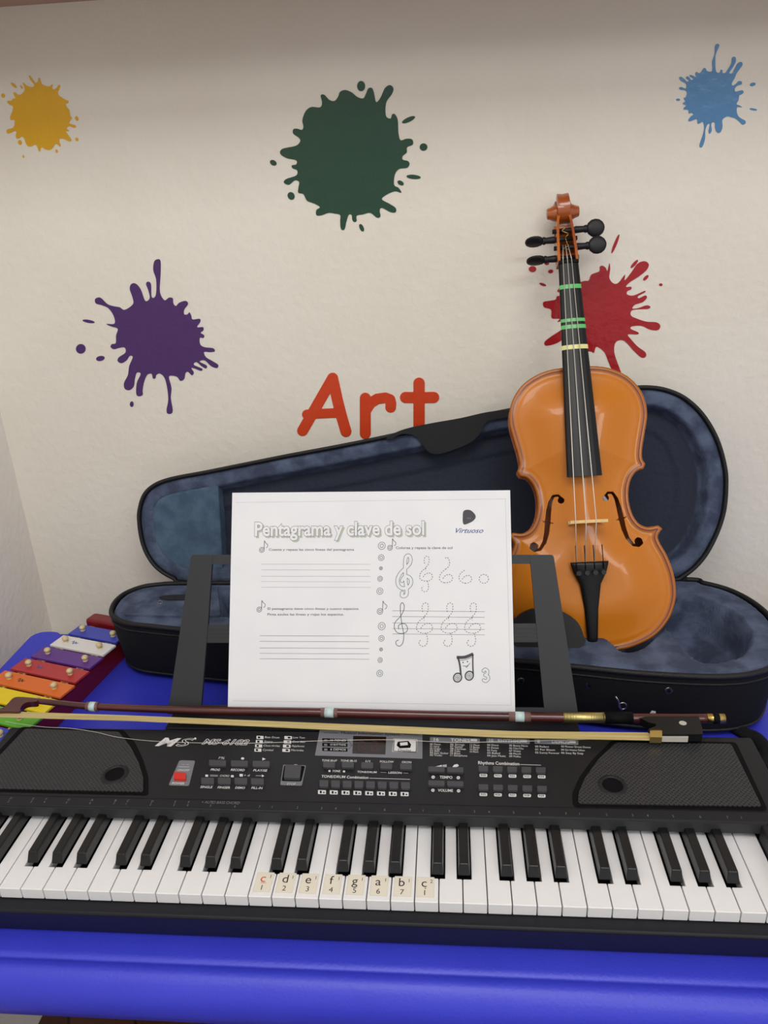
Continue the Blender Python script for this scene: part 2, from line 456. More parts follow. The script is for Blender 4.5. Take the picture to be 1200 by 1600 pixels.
# ------------------------------------------------------------------ wall stickers
PW = Plane((0, WY, 0), (1,0,0), (0,0,1))
def splat(name, sc, org, pts, drops, rgb, label):
    m_ = mat('vinyl_sticker', rgb, .22, bump=.0014, bscale=60)
    mb = MB(); T = lambda p: (org[0]+p[0]/sc, org[1]+p[1]/sc)
    plate(mb, PW, [tuple(q) for q in catmull([PW.uv(*T(p)) for p in pts], 4)], .0, .0006)
    for d in drops: plate(mb, PW, [PW.uv(*T(p)) for p in ell(*d)], .0, .0006)
    return tag(mb.build(name, m_), label, 'wall sticker', 'paint splat stickers on the wall')
splat('paint_splat_sticker', 9.23, (0,110), [(430,75),(480,140),(510,180),(550,165),(555,120),(575,115),(605,195),(650,220),(710,235),(740,210),(760,205),(755,260),(780,275),(815,255),(850,210),(868,220),(860,260),(835,320),(850,360),(890,390),(940,420),(985,440),(985,470),(950,485),(965,530),(1000,575),(1015,650),(1035,690),(1010,730),(1000,765),(1080,790),(1095,820),(1060,825),(1010,805),(975,815),(965,845),(995,865),(990,880),(950,875),(985,935),(1025,990),(1025,1020),(990,1020),(925,990),(870,985),(855,1020),(875,1075),(868,1098),(840,1075),(805,1060),(775,1100),(740,1140),(700,1148),(650,1135),(610,1110),(590,1130),(580,1165),(560,1160),(535,1090),(500,1070),(460,1095),(410,1095),(375,1050),(350,980),(310,955),(280,980),(240,980),(228,940),(240,890),(210,875),(150,905),(105,905),(100,860),(150,840),(195,825),(215,760),(205,712),(160,715),(150,670),(180,590),(190,520),(150,500),(110,465),(115,440),(170,435),(185,412),(225,405),(215,370),(195,330),(215,318),(260,350),(310,345),(355,290),(355,250),(335,190),(345,180),(385,220),(440,240),(490,235),(490,200),(450,150),(422,95)],
 [(200,215,55,18,42),(310,240,28,10,60),(47,365,25,32,-20),(1108,695,22,35,-20),(1110,995,20,28,-20),(290,1040,27,35,-15),(818,1165,17,25,-20),(338,1242,12,20,-10)], (222,168,10), 'yellow paint splat sticker high on the wall at the upper left')
splat('paint_splat_sticker', 4.444, (410,120), [(575,92),(620,108),(660,140),(700,150),(718,120),(735,82),(760,78),(775,110),(790,175),(820,145),(850,80),(885,58),(910,80),(900,120),(860,180),(858,270),(890,290),(900,262),(920,260),(940,300),(945,390),(960,440),(1000,430),(1040,435),(1045,470),(1005,490),(1003,525),(975,550),(975,575),(1010,585),(1022,605),(1005,632),(950,640),(920,680),(915,750),(945,770),(965,805),(920,795),(860,820),(830,850),(880,880),(925,910),(925,940),(890,940),(830,910),(815,930),(820,970),(795,978),(750,945),(700,955),(655,965),(655,1000),(640,1008),(625,995),(620,960),(600,958),(585,1000),(570,1060),(545,1055),(540,1000),(540,960),(505,950),(460,945),(410,962),(375,960),(375,925),(400,905),(360,880),(310,860),(285,815),(250,805),(250,770),(255,730),(225,720),(185,750),(150,735),(165,710),(235,685),(242,650),(210,635),(205,615),(235,608),(235,580),(170,565),(125,535),(140,500),(230,480),(262,450),(255,425),(215,395),(215,365),(240,360),(275,368),(285,345),(278,300),(300,240),(340,210),(400,212),(415,180),(405,130),(430,125),(465,160),(500,168),(525,140),(540,105)],
 [(686,65,28,36,0),(1015,298,50,16,-25),(1119,488,27,26,0),(1050,695,50,15,5),(960,737,24,15,30),(76,597,25,18,30),(200,827,24,28,-30),(689,1048,14,28,-25)], (28,68,48), 'large dark green paint splat sticker on the wall, biggest of the splats')
splat('paint_splat_sticker', 8., (1050,60), [(570,68),(590,85),(575,130),(545,200),(540,290),(545,400),(570,430),(595,425),(610,392),(630,400),(630,430),(665,430),(710,365),(740,310),(750,240),(790,235),(795,290),(760,360),(715,430),(750,435),(785,370),(820,310),(865,295),(880,330),(840,390),(805,440),(780,500),(745,565),(760,590),(800,565),(830,535),(868,540),(868,575),(820,590),(785,625),(790,665),(840,655),(880,650),(893,675),(870,700),(840,715),(830,770),(805,820),(840,838),(875,862),(815,860),(808,920),(830,975),(870,1005),(915,1030),(915,1065),(880,1078),(840,1040),(790,1000),(740,985),(690,975),(630,1015),(630,1100),(610,1165),(580,1182),(550,1160),(535,1110),(530,1050),(490,1065),(495,1150),(470,1192),(455,1160),(470,1070),(440,1080),(415,1150),(410,1260),(380,1350),(350,1362),(345,1320),(385,1200),(400,1110),(385,1045),(350,1060),(320,1065),(310,1010),(270,1020),(220,1038),(203,1020),(230,980),(265,950),(240,930),(210,940),(200,895),(145,888),(150,865),(175,840),(135,820),(145,800),(165,790),(150,760),(150,740),(170,735),(185,680),(160,650),(100,640),(90,615),(120,610),(170,625),(175,570),(110,530),(88,495),(110,480),(150,505),(185,540),(210,525),(175,500),(180,478),(205,480),(240,520),(265,505),(220,475),(225,458),(260,465),(300,485),(290,440),(305,418),(335,435),(360,420),(395,372),(420,378),(440,410),(500,405),(500,290),(530,200),(535,110),(550,75)],
 [(1008,575,36,22,-15),(1015,887,48,12,10),(75,767,25,15,5)], (82,134,182), 'light blue paint splat sticker on the wall at the upper right')
splat('paint_splat_sticker', 5., (110,400), [(680,25),(705,40),(705,150),(700,280),(735,345),(770,325),(800,330),(805,370),(825,390),(850,365),(900,350),(920,375),(890,420),(890,455),(915,455),(930,440),(945,465),(955,495),(1010,490),(1015,515),(990,555),(1035,555),(1040,580),(1018,600),(1045,618),(1040,640),(1012,640),(1015,690),(1050,712),(1115,720),(1128,745),(1090,750),(1045,750),(1060,790),(1110,820),(1155,850),(1145,875),(1100,860),(1050,815),(1010,825),(1065,855),(1060,878),(1025,860),(985,828),(965,850),(1030,880),(1020,897),(975,880),(945,875),(965,910),(950,932),(920,905),(900,915),(890,960),(860,975),(835,945),(800,935),(770,945),(790,1030),(785,1110),(800,1200),(790,1230),(760,1230),(752,1200),(765,1120),(755,1020),(735,950),(700,918),(672,930),(665,955),(645,955),(635,920),(600,930),(575,990),(565,1050),(565,1085),(535,1095),(515,1075),(520,990),(550,920),(520,912),(505,960),(495,1020),(460,1048),(425,1035),(420,990),(450,930),(460,860),(488,790),(465,780),(440,815),(400,837),(370,820),(380,790),(430,755),(425,715),(380,718),(340,728),(315,710),(325,688),(355,680),(358,620),(370,568),(320,550),(282,530),(345,528),(340,470),(300,410),(250,385),(200,370),(195,335),(235,325),(290,375),(340,392),(385,400),(425,420),(490,375),(485,320),(465,260),(475,220),(510,215),(550,260),(585,350),(620,330),(610,270),(592,220),(605,200),(630,220),(635,318),(662,318),(672,270),(670,180),(648,110),(655,45)],
 [(82,725,38,38,0),(235,800,34,20,-10),(143,510,48,12,10),(480,1157,15,22,0)], (74,40,102), 'purple paint splat sticker on the wall above the narrow end of the case')
splat('paint_splat_sticker', 5., (810,360), [(655,275),(680,290),(695,315),(710,255),(717,300),(710,370),(740,412),(780,410),(832,345),(830,390),(880,330),(930,260),(985,240),(1018,265),(1000,310),(940,360),(870,405),(840,440),(880,440),(880,460),(850,475),(850,500),(900,508),(985,472),(985,485),(935,512),(940,530),(990,508),(1003,525),(970,560),(910,580),(890,610),(940,605),(1000,585),(1030,595),(1015,612),(950,615),(885,625),(880,665),(930,690),(1000,712),(1080,718),(1108,745),(1090,778),(1030,775),(960,745),(885,750),(880,770),(935,795),(930,812),(855,812),(880,850),(930,905),(990,950),(995,985),(960,992),(900,940),(830,865),(780,860),(752,890),(750,960),(780,1050),(810,1130),(835,1210),(810,1225),(740,1110),(700,1020),(670,950),(610,908),(590,955),(565,945),(480,930),(400,820),(350,850),(290,885),(215,900),(205,870),(260,825),(340,770),(350,710),(305,715),(320,690),(260,685),(255,620),(200,600),(195,560),(240,550),(290,540),(300,515),(320,510),(325,490),(303,475),(320,452),(345,450),(420,420),(515,395),(550,390),(570,345),(630,320),(635,285)],
 [(110,302,30,24,0),(252,320,20,15,-10),(190,422,28,10,20),(222,258,18,12,0),(905,262,42,12,-48),(995,370,28,12,-45),(1112,424,14,11,0),(757,105,80,12,-68)], (166,26,36), 'dark red paint splat sticker on the wall behind the violin neck')
M_art = mat('orange_sticker', (208,66,26), .4, bump=.001, bscale=60)
def letter(name, strokes, label, bb):
    xs = np.arange(bb[0], bb[2], 1.); ys = np.arange(bb[1], bb[3], 1.); gx, gy = np.meshgrid(xs, ys, indexing='ij')
    F = np.full(gx.shape, 1e9)
    for pts, r in strokes: F = np.minimum(F, stroke_sdf(gx, gy, pts, [r]*len(pts)))
    mb = MB(); field_solid(mb, xs, ys, F, .0006, .0, lambda u, v, ww: PW.at(u, v)+PW.N*ww)
    mb.f = [f[::-1] for f in mb.f]
    tag(mb.build(name, M_art), label, 'wall sticker', 'orange letter stickers spelling Art')
Z = lambda L: [(450+x/4.8, 570+y/4.8) for x, y in L]
letter('letter_sticker', [(Z([(335,100),(110,493)]), 8.6), (Z([(335,100),(370,260),(400,380),(435,500)]), 8.6), (Z([(142,372),(230,366),(380,360)]), 7.6)], 'orange capital letter A sticker on the wall, first of the three letters', (455,575,560,690))
letter('letter_sticker', [(Z([(580,250),(580,515)]), 8.6), (Z([(585,340),(620,285),(670,255),(730,247),(765,260),(772,290),(770,318)]), 8.4)], 'orange small letter r sticker, middle letter of the wall word', (555,605,625,692))
letter('letter_sticker', [(Z([(983,138),(983,600)]), 8.9), (Z([(882,244),(985,246),(1092,244)]), 8.8)], 'orange small letter t sticker partly hidden by the case lid', (618,580,695,706))

# ------------------------------------------------------------------ padded blue table
tb = empty('padded_table', (0, .25, FL), 'blue vinyl padded table against the wall carrying keyboard and violin case', 'table')
mb = MB()
prof = [(.46,TZ-.05),(.46,TZ-.004),(.456,TZ),(.2,TZ),(.0,TZ),(-.012,TZ-.0005),(-.0165,TZ-.0018),(-.0175,TZ-.0030),(-.0186,TZ-.0020),(-.026,TZ-.004),(-.033,TZ-.010),(-.0375,TZ-.020),(-.038,TZ-.032),(-.034,TZ-.044),(-.026,TZ-.052),(-.012,TZ-.056),(.3,TZ-.056)]
xl, xr = -.405, .80; ring = []
nx = 40
def xcorner(y, z): return 0
rows = []
for k in range(nx+1):
    x = xl+(xr-xl)*k/nx; rows.append([(x, y, z) for y, z in prof])
mb.loft(rows, closed=True, smooth=True, cap0=True, cap1=True)
top = mb.build('table_top', M_vinyl, tb)
mb = MB()
M_edge = M_vinyl
rl = Plane((0,0,TZ-.053), (1,0,0), (0,1,0))
plate(mb, rl, rpoly([(xl-.012,-.02),(xl+.03,-.02),(xl+.03,.462),(xl-.012,.462)], .022, 6), 0, .0532)
mb.build('table_edge', M_edge, tb, bevel=.004)
for lx in (xl+.05, xr-.05):
    for ly in (.03, .42):
        mb = MB(); mb.bx(lx-.02, lx+.02, ly-.02, ly+.02, FL, TZ-.056); mb.build('leg', M_redwood, tb, bevel=.003)

# ------------------------------------------------------------------ electronic keyboard
kb = empty('electronic_keyboard', (.074, .08, TZ), 'black electronic keyboard with note stickers on eight white keys', 'keyboard')
KX0, KX1 = -.275, .423; P = .018
def prism_x(mb, prof, x0, x1, mi=0):
    n = len(prof); mb.loft([[(x0, y, z) for y, z in prof], [(x1, y, z) for y, z in prof]], mi, True, False, True, True)
mb = MB(); prism_x(mb, [(-.0105,-.0125),(-.009,-.0105),(.003,-.0105),(.003,-.0185),(.168,-.0185),(.174,-.022),(.166,-.0475),(.004,-.0485)], KX0, KX1)
mb.build('bottom_shell', M_shell, kb, bevel=.001)
mb = MB(); prism_x(mb, [(.070,.0055),(.070,.0157),(.0712,.0167),(.165,.0199),(.170,.0190),(.1745,.012),(.1745,-.0185),(.082,-.0185),(.082,.0055)], KX0, KX1)
mb.build('control_panel', M_plastic, kb, bevel=.001)
mb = MB(); mb.bx(KX0+.004, .4005, .0693, .0701, .0058, .0154); mb.build('front_trim', M_plastic2, kb)
for a, b in ((KX0, -.2525), (.3965, KX1)):
    mb = MB(); mb.bx(a, b, -.0085, .0705, -.0105, .0150); mb.build('end_block', M_plastic, kb, bevel=.0015)
mb = MB(); mb.bx(-.252, .396, .0765, .0815, -.0184, .0054); mb.build('key_slot', M_black, kb)
mb = MB()
ph = Plane((0,.17,.02),(1,0,0),(0,1,0))
x0 = ph.at(258,1130)[0]; x1 = ph.at(906,1135)[0]
mb.bx(x0, x1, .1755, .2135, -.046, .0165); mb.build('stand_socket', M_shell, kb, bevel=.0015)
KP = Plane((0, .0712, .0167), (1,0,0), (0, .0938, .0032))
offs = {0:-.0010, 1:.0012, 3:-.0024, 4:0., 5:.0024}
names = {}
G = .00035
keys = {}
for i in range(-14, 22):
    k = (i) % 7
    x0, x1 = i*P+G, (i+1)*P-G; hw = .0056; yb = .0225; ye = .0764
    L = x0; R = x1
    if (k-1) % 7 in offs and k in (1,2,4,5,6) and i > -14: L = i*P+offs[(k-1) % 7]+hw
    if k in offs and i < 21: R = (i+1)*P+offs[k]-hw
    pts = [(x0,0.),(x1,0.),(x1,yb)]
    pts += [(R,yb),(R,ye)] if R != x1 else [(x1,ye)]
    pts += [(L,ye),(L,yb)] if L != x0 else [(x0,ye)]
    if L != x0: pts.append((x0,yb))
    if R == x1: pts.remove((x1,yb))
    mb = MB(); n = len(pts); z0, z1 = -.0175, 0.
    mb.add([(a,b,z0) for a,b in pts]+[(a,b,z1) for a,b in pts], [tuple(range(n))[::-1], tuple(range(n,2*n))]+[(j,(j+1)%n,n+(j+1)%n,n+j) for j in range(n)])
    # the front of the key stops at the bed
    mb.v = [(a, b+.0005, max(c, -.0100)) if b < .002 else (a, b, max(c, -.0100)) for a, b, c in mb.v]
    keys[i] = mb.build('white_key', M_wkey, kb, bevel=.0007)
for i in range(-14, 21):
    k = i % 7
    if k not in offs: continue
    c = (i+1)*P+offs[k]; mb = MB()
    def ringk(y, w_, z): return [(c-w_, y, z), (c+w_, y, z)]
    a, t = .0047, .0036
    vs = [(c-a,.0248,.0002),(c+a,.0248,.0002),(c+a,.0762,.0002),(c-a,.0762,.0002),(c-t,.0284,.0092),(c+t,.0284,.0092),(c+t,.0762,.0100),(c-t,.0762,.0100)]
    vs = [(x, y, min(z, .0100)) for x, y, z in vs]
    mb.add(vs, [(3,2,1,0),(4,5,6,7),(0,1,5,4),(1,2,6,5),(2,3,7,6),(3,0,4,7)])
    mb.build('black_key', M_bkey, kb, bevel=.0009, seg=3)
KZ = Plane((0,0,0), (1,0,0), (0,1,0))
for j, (a, s, n) in enumerate([('c','1','1'),('d','1','2'),('e','1','3'),('f','1','4'),('g','1','5'),('a','1','6'),('b','1','7'),('c','2','1')]):
    i = j; xc = i*P+P/2 + (-.0002 if j < 7 else -.0012); mb = MB()
    hw = .0068; y0, y1 = .0045, .0232
    if j == 0: xc += .0006
    plate(mb, KZ, rpoly([(xc-hw,y0),(xc+hw,y0),(xc+hw,y1),(xc-hw,y1)], .0008), 0.00002, .00012)
    ribbon(mb, KZ, [(xc-hw+.0005,y0+.0005),(xc+hw-.0005,y0+.0005),(xc+hw-.0005,y1-.0005),(xc-hw+.0005,y1-.0005)], .00012, .00014, 3, closed=True)
    def put(ch, cx, cy, size, mi):
        v, f = textmesh(ch); mx = (min(p[0] for p in v)+max(p[0] for p in v))/2
        mb.add([KZ.xyz(cx+(p[0]-mx)*size, cy+p[1]*size, .00015) for p in v], f, mi)
    put(a, xc-.001, .0140, .0108, 2 if j == 0 else 1); put(s, xc+.0045, .0178, .0045, 1); put(n, xc-.0004, .0066, .0066, 1)
    if j == 0: put('♮♮', xc, .0124, .002, 2) if False else ribbon(mb, KZ, [(xc-.002,.0131),(xc+.002,.0131)], .0008, .00015, 2, dash=(.0005,.0004))
    if j == 7: plate(mb, KZ, ell(xc, .0128, .0005, .0005), .00012, .00016, 1)
    mb.build('note_sticker', [M_sticker, M_ink, M_redink, M_rule], keys[i])

# speaker grilles
def grille(outer, inner, port, label=None):
    mb = MB(); plate(mb, KP, rpoly(ppoly(KP, outer), .004), .00005, .0004)
    g = mb.build('speaker_surround', M_black, kb)
    uvp = rpoly(ppoly(KP, inner), .003)
    mb = MB(); plate(mb, KP, uvp, .0003, .0014)
    gr = mb.build('speaker_grille', M_grille, kb, bevel=.0004)
    mb = MB(); c = KP.uv(*port); R = .0092
    ring = []
    for rr, ww in ((R+.003,.0014),(R+.0012,.0024),(R,.0026),(R-.0006,.0020),(R-.001,.0012)):
        ring.append([KP.xyz(c[0]+rr*math.cos(t), c[1]+rr*math.sin(t), ww) for t in [2*math.pi*k/32 for k in range(32)]])
    mb.loft(ring, 0); mb.build('bass_port_ring', M_plastic, gr)
    mb = MB(); plate(mb, KP, ell(c[0], c[1], R, R, 0, 32), .0013, .0016); mb.build('port_dark_disc', M_black, gr)  # flat black disc, the dark of the open port put in as colour
grille([(33,1136),(193,1141),(212,1162),(224,1188),(232,1215),(232,1243),(-60,1236)], [(40,1140),(186,1145),(204,1168),(217,1193),(224,1216),(224,1239),(-48,1233)], (180,1212))
grille([(956,1157),(1150,1160),(1200,1267),(895,1261),(894,1240),(905,1215),(925,1188)], [(962,1162),(1142,1164),(1190,1262),(903,1257),(904,1240),(914,1217),(935,1188)], (957,1229))

# printed legend on the panel
A6 = lambda x, y: (220+x/2.727, 1130+y/2.727)
A7 = lambda x, y: (640+x/2.143, 1130+y/2.143)
pb = MB()   # white 0, grey 1, dark 2
def ktext(body, c, wpx, hpx, conv=A6, sc=2.727, mi=0, shear=0., w=.0002, offset=.0):
    x, y = c; sl = .028*wpx/2
    a = conv(x-wpx/2, y+hpx/2-sl); b = conv(x+wpx/2, y+hpx/2+sl)
    text(pb, KP, body, a, b, hpx/sc*1.1, mi, w, shear=shear, offset=offset)
def kline(a, b, wd, conv=A6, mi=0): prib(pb, KP, [conv(*a), conv(*b)], wd, w=.0002, mi=mi)
def kpoly(pts, conv=A6, mi=0, r=.0006, w0=.00005, w1=.00015): plate(pb, KP, rpoly(ppoly(KP, [conv(*p) for p in pts]), r), w0, w1, mi)
def kbox(c, w_, h_, conv=A6, mi=0, r=.0006, w1=.00015, slant=0):
    x, y = c; s = .03*w_/2
    kpoly([(x-w_/2+slant, y-h_/2-s), (x+w_/2+slant, y-h_/2+s), (x+w_/2-slant, y+h_/2+s), (x-w_/2-slant, y+h_/2-s)], conv, mi, r, .00005, w1)
text(pb, KP, 'M', A6(66,96), A6(150,99), 12.5, 0, .0002, offset=.04, shear=.35)
text(pb, KP, 'S', A6(150,98), A6(214,98), 12, 0, .0002, offset=.02, shear=.35); text(pb, KP, 'S', A6(150,98), A6(214,98), 12, 2, .00026, offset=-.014, shear=.35)
plate(pb, KP, ppoly(KP, ell(*A6(232,66), 1.8, 1.6)), .0001, .0002, 0)
text(pb, KP, 'MS-6102', A6(262,90), A6(455,93), 8, 0, .0002, offset=.05, shear=.3); text(pb, KP, 'MS-6102', A6(262,90), A6(455,93), 8, 2, .00026, offset=-.006, shear=.3)
for r_, (a, b) in enumerate([('Bass Drum','Low Tom'),('Snare','Cow Bell'),('Close Hi-Hat','Applause'),('Cymbal','Marimba')]):
    y = 61+18*r_; kbox((508-3*r_, y), 30, 13); kbox((628-3*r_, y+1), 32, 13)
    kbox((504-3*r_, y), 10, 8, mi=2, w1=.0002); kbox((632-3*r_, y+1), 12, 7, mi=2, w1=.0002)
    wl = (62,36,70,44)[r_]; wr = (50,54,54,54)[r_]
    ktext(a, (528-3*r_+wl/2, y), wl, 7); ktext(b, (648-3*r_+wr/2, y+1), wr, 7)
kpoly([(165,158),(232,160),(205,268),(118,265)], mi=1, r=.002)
ktext('ON/OFF', (180,201), 50, 8); ktext('POWER', (158,257), 52, 8, offset=.02); kline((160,186),(206,187),.0004); ktext('~ ~', (190,176), 30, 6)
for t, x, y, w_ in (('PROG',316,199,38),('RECORD',412,200,58),('PLAY/SE',508,202,58),('SINGLE',278,273,50),('FINGER',353,275,52),('DEMO',422,276,40),('FILL-IN',494,277,46),('STOP',640,260,36)): ktext(t, (x,y), w_, 8.5, offset=.02)
ktext('?%', (343,149), 26, 9); plate(pb, KP, ppoly(KP, ell(*A6(434,151), 2.6, 1.8)), .0001, .0002, 0)
kpoly([(518,147),(533,153),(518,159)], r=.0001)
kbox((281,224),12,9); kbox((312,224),34,8,mi=1); ktext('CHORD', (356,225), 40, 7.5); kbox((390,226),12,9); kbox((428,222),14,11); ktext('+♪' if False else '+ d', (450,223), 24, 8); kline((490,224),(520,225),.0004); kpoly([(516,219),(526,225),(516,230)], r=.0001)
kpoly([(607,177),(704,180),(686,267),(594,264)], mi=1, r=.0015); kpoly([(611,180),(700,183),(684,249),(600,247)], mi=2, r=.0015, w1=.0002); kbox((660,181),14,9, w1=.00025); ktext('STOP', (640,260), 36, 8.5)
# display plate
kpoly([(762,30),(1200,38),(1200,152),(742,138)], mi=1, r=.0008)
ktext('Musical Information System', (978,45), 250, 10, mi=2); kline((780,41),(842,43),.0005,mi=2); kline((1120,48),(1190,50),.0005,mi=2)
for t, y in (('16 TONES',74),('10 RHYTHMS',93),('6 DEMOS',113)):
    kbox((827,y), 108, 15, mi=2, r=.0008, w1=.0002); ktext(t, (840,y), 66, 7.5, w=.00026); kbox((788,y), 14, 8, mi=1, w1=.00025)
    kline((884,y),(900,95),.0003,mi=2)
kpoly([(905,55),(1046,58),(1042,134),(901,130)], mi=3, r=.0005, w1=.0002)
for q in (930, 985):
    for dx, dy, hw_, hh_ in ((12,-17,10,1.5),(12,2,10,1.5),(12,21,10,1.5),(0,-8,1.5,8),(24,-8,1.5,8),(-2,11,1.5,8),(22,11,1.5,8)): kbox((q+dx, 96+dy), hw_*2, hh_*2, mi=4, r=.0001, w1=.00026)
kpoly([(1074,66),(1180,69),(1178,126),(1070,123)], mi=0, r=.0008); kpoly([(1078,69),(1176,72),(1174,123),(1074,120)], mi=1, r=.0006, w1=.0002)
kpoly([(1082,72),(1172,75),(1171,121),(1079,118)], mi=0, r=.0006, w1=.00024); ktext('Display', (1124,116), 56, 9, mi=2, w=.0003)
kpoly([(1095,80),(1140,76),(1152,92),(1148,106),(1104,108),(1090,96)], mi=2, r=.0004, w1=.00028); kpoly([(1104,84),(1136,81),(1138,94),(1106,97)], mi=0, r=.0003, w1=.00032)
for t, x, y, w_ in (('TONE 00-07',803,160,64),('TONE 08-15',885,161,68),('1/1',967,163,18),('FOLLOW',1048,165,58),('OKON',1132,167,40),('TONE',832,205,34),('TONE/DRUM',963,209,82),('LESSON',1083,212,56)): ktext(t, (x,y), w_, 7.5, offset=.015)
kbox((804,204),9,8); kbox((866,206),9,8); kline((1022,210),(1046,211),.0003); kline((1118,213),(1140,214),.0003)
ktext('TONE/DRUM Combination', (869,230), 200, 10, offset=.015); kline((974,235),(1147,240),.0005)
for j in range(8):
    x = 772+j*50.3; y = 294+j*1.2; kbox((x,y),34,17); kbox((x-5,y),8,11,mi=2,w1=.0002); kbox((x+8,y+2),8,5,mi=2,w1=.0002)
text(pb, KP, '< AUTO BASS CHORD', A6(258,342), A6(420,346), 4.0, 1, .0002)
for t, x0_, x1_, y in (('16       TONES',68,235,57),('10   RHYTHMS',257,402,60),('8        DEMOS',418,565,63)):
    kbox(((x0_+x1_)/2,y), x1_-x0_, 16, A7, 1, .0012); ktext(t, ((x0_+x1_)/2-10,y), (x1_-x0_)*.72, 9, A7, 2.143, w=.0003, offset=.02); kbox((x1_-20,y), 22, 8, A7, 0, w1=.0002)
def klist(x, y, names_, w_, dy):
    for q, t in enumerate(names_): ktext(t, (x+w_*len(t)/26, y+dy*q), w_*len(t)/13, 5.6, A7, 2.143)
klist(68, 71, ['00 Piano','01 Harp','02 Organ','03 Bell','04 Jazz Guitar','05 Violin'], 58, 7.4)
klist(136, 72, ['06 Strings','07 Guitar','08 Clarinet','09 Tuba','10 Bass','11 Saxophone'], 62, 7.4)
klist(202, 74, ['12 Flute','13 Banjo','14 Oboe','15 Horn'], 52, 7.4)
klist(260, 74, ['00 Disco','01 Dance','02 Funk','03 Ballad','04 Jazz Music'], 62, 9)
klist(334, 76, ['05 Bossa Nova','06 Cha-Cha','07 Waltz','08 March','09 Polka'], 62, 9)
klist(421, 79, ['00 Radant','01 For Elison','02 Sunny Forever'], 66, 10.5)
klist(508, 80, ['03 Flower Drum Dance','04 Go Home Often','05 Step By Step'], 64, 10.5)
ktext('TEMPO', (122,182), 42, 8, A7, 2.143, offset=.02); ktext('VOLUME', (120,226), 50, 8, A7, 2.143, offset=.02)
for x, y in ((79,181),(163,183),(78,225),(164,227)):
    plate(pb, KP, ppoly(KP, ell(*A7(x,y), 2.7, 2.4)), .0001, .0002, 0); kbox((x,y), 6, 1.6, A7, 2, .0001, .00025)
kpoly([(85,146),(108,140),(108,147)], A7, r=.0001)
for q in range(4): kbox((112+3.5*q,143), 2, 6+q, A7, 0, .0001)
kpoly([(143,147),(150,139),(160,137),(165,143),(158,147)], A7, r=.0004)
ktext('Rhythms Combination', (299,135), 138, 9.5, A7, 2.143, offset=.015); kline((371,139),(440,141),.0005, A7)
for j in range(5):
    for r_, y in ((0,175),(1,239)):
        c = (247+48.8*j, y+1.2*j); kbox(c, 26, 10.5, A7, 0, .0012); ktext('R0%d' % (j+5*r_), c, 17, 6.2, A7, 2.143, mi=2, w=.0003)
# numbers above the keys
N_u, N_v = KP.uv(425, 1263)
for i in range(-13, 22):
    y = N_v; xx = N_u+(i//7)*7*P+(0,.17,.332,.4255,.583,.749,.915)[i % 7]*7*P
    v, f = textmesh(str(i % 7+1)); s = .0030; mx = .3
    pb.add([KP.xyz(xx+(p[0]-mx)*s, y+p[1]*s*1.2, .0002) for p in v], f, 1)
    if i < -2:
        v, f = textmesh('CDEFGAB'[i % 7]); pb.add([KP.xyz(xx+(p[0]-mx)*s, y+.0034+p[1]*s*1.1, .0002) for p in v], f, 1)
ribbon(pb, KP, [(-.27,N_v+.0078),(.42,N_v+.0078)], .0003, .0002, 5)
pb.build('printed_legend', [M_white_print, M_grey_print, M_black, M_lcd, M_segment, M_black], kb)
def button(c, w_, h_, conv=A6, m_=M_button, hgt=.0022, slant=0, label=None):
    x, y = c; s = .03*w_/2; mb = MB()
    # the print above is measured at the panel; the cap stands up from it
    plate(mb, KP, rpoly(ppoly(KP, [conv(*p) for p in ((x-w_/2+slant,y-h_/2-s),(x+w_/2+slant,y-h_/2+s),(x+w_/2-slant,y+h_/2+s),(x-w_/2-slant,y+h_/2-s))]), .0008), .0001, hgt)
    o = mb.build('button', m_, kb, bevel=.0006)
    if label: o['label'] = label
for x, y in ((328,177),(421,179),(514,181)): button((x,y), 72, 24)
for x, y in ((286,253),(357,253),(428,254),(498,256)): button((x,y), 54, 26)
button((168,234), 50, 28, m_=M_red_btn, label='red power button', hgt=.003)
button((648,216), 68, 56, hgt=.003, slant=3)
for x, y in ((803,184),(883,185),(965,187),(1046,190),(1130,192)): button((x,y), 50, 24)
for j in range(8): button((781+49.6*j, 265+1.2*j), 37, 28)
for x, y in ((90,160),(153,162),(90,207),(153,209)): button((x,y), 54, 17, A7)
for j in range(5):
    button((247+48*j, 158+1.2*j), 32, 18, A7); button((247+49*j, 220+1.3*j), 32, 18, A7)

# ------------------------------------------------------------------ music rest
d = V3(0, .46, .887)
PP = Plane((0, .2, .02), (1,0,0), d)             # the sheet leans in this plane
PR = Plane(np.array((0,.2,.02))-.006*PP.N, (1,0,0), d)
mr = empty('music_rest', (.074, .205, .0167), 'dark grey plastic music rest standing behind the keyboard panel', 'music stand')
def prect(pts, r=.002): return rpoly([PR.uv(*p) for p in pts], r)
def bar(name, pts, w0=0., w1=.004, m_=M_plastic2, r=.0015, bev=.0008):
    mb = MB(); plate(mb, PR, rpoly([PR.uv(*p) for p in pts], r), w0, w1); return mb.build(name, m_, mr, bevel=bev)
bar('upright', [(301,867),(334,867),(327,972),(315,1116),(262,1115),(268,1090)], r=.003)
bar('upright', [(827,867),(864,867),(903,1119),(851,1119),(848,1090)], r=.003)
bar('top_rail', [(330,867),(830,867),(830,881),(330,882)], w0=.0002, w1=.0036, r=.0003)
bar('bottom_rail', [(310,1101),(855,1105),(855,1118),(310,1115)], w0=.0002, w1=.0036, r=.0003)
b_ = bar('middle_rail', [(326,976),(840,974),(846,1003),(320,1004)], w0=.0002, w1=.0030, r=.0003)
for q in range(4):
    mb = MB(); y = 981+q*6
    plate(mb, PR, [PR.uv(325,y),PR.uv(842,y-1),PR.uv(842,y+1.2),PR.uv(325,y+2.2)], .003, .0038); mb.build('rib', M_plastic2, b_)

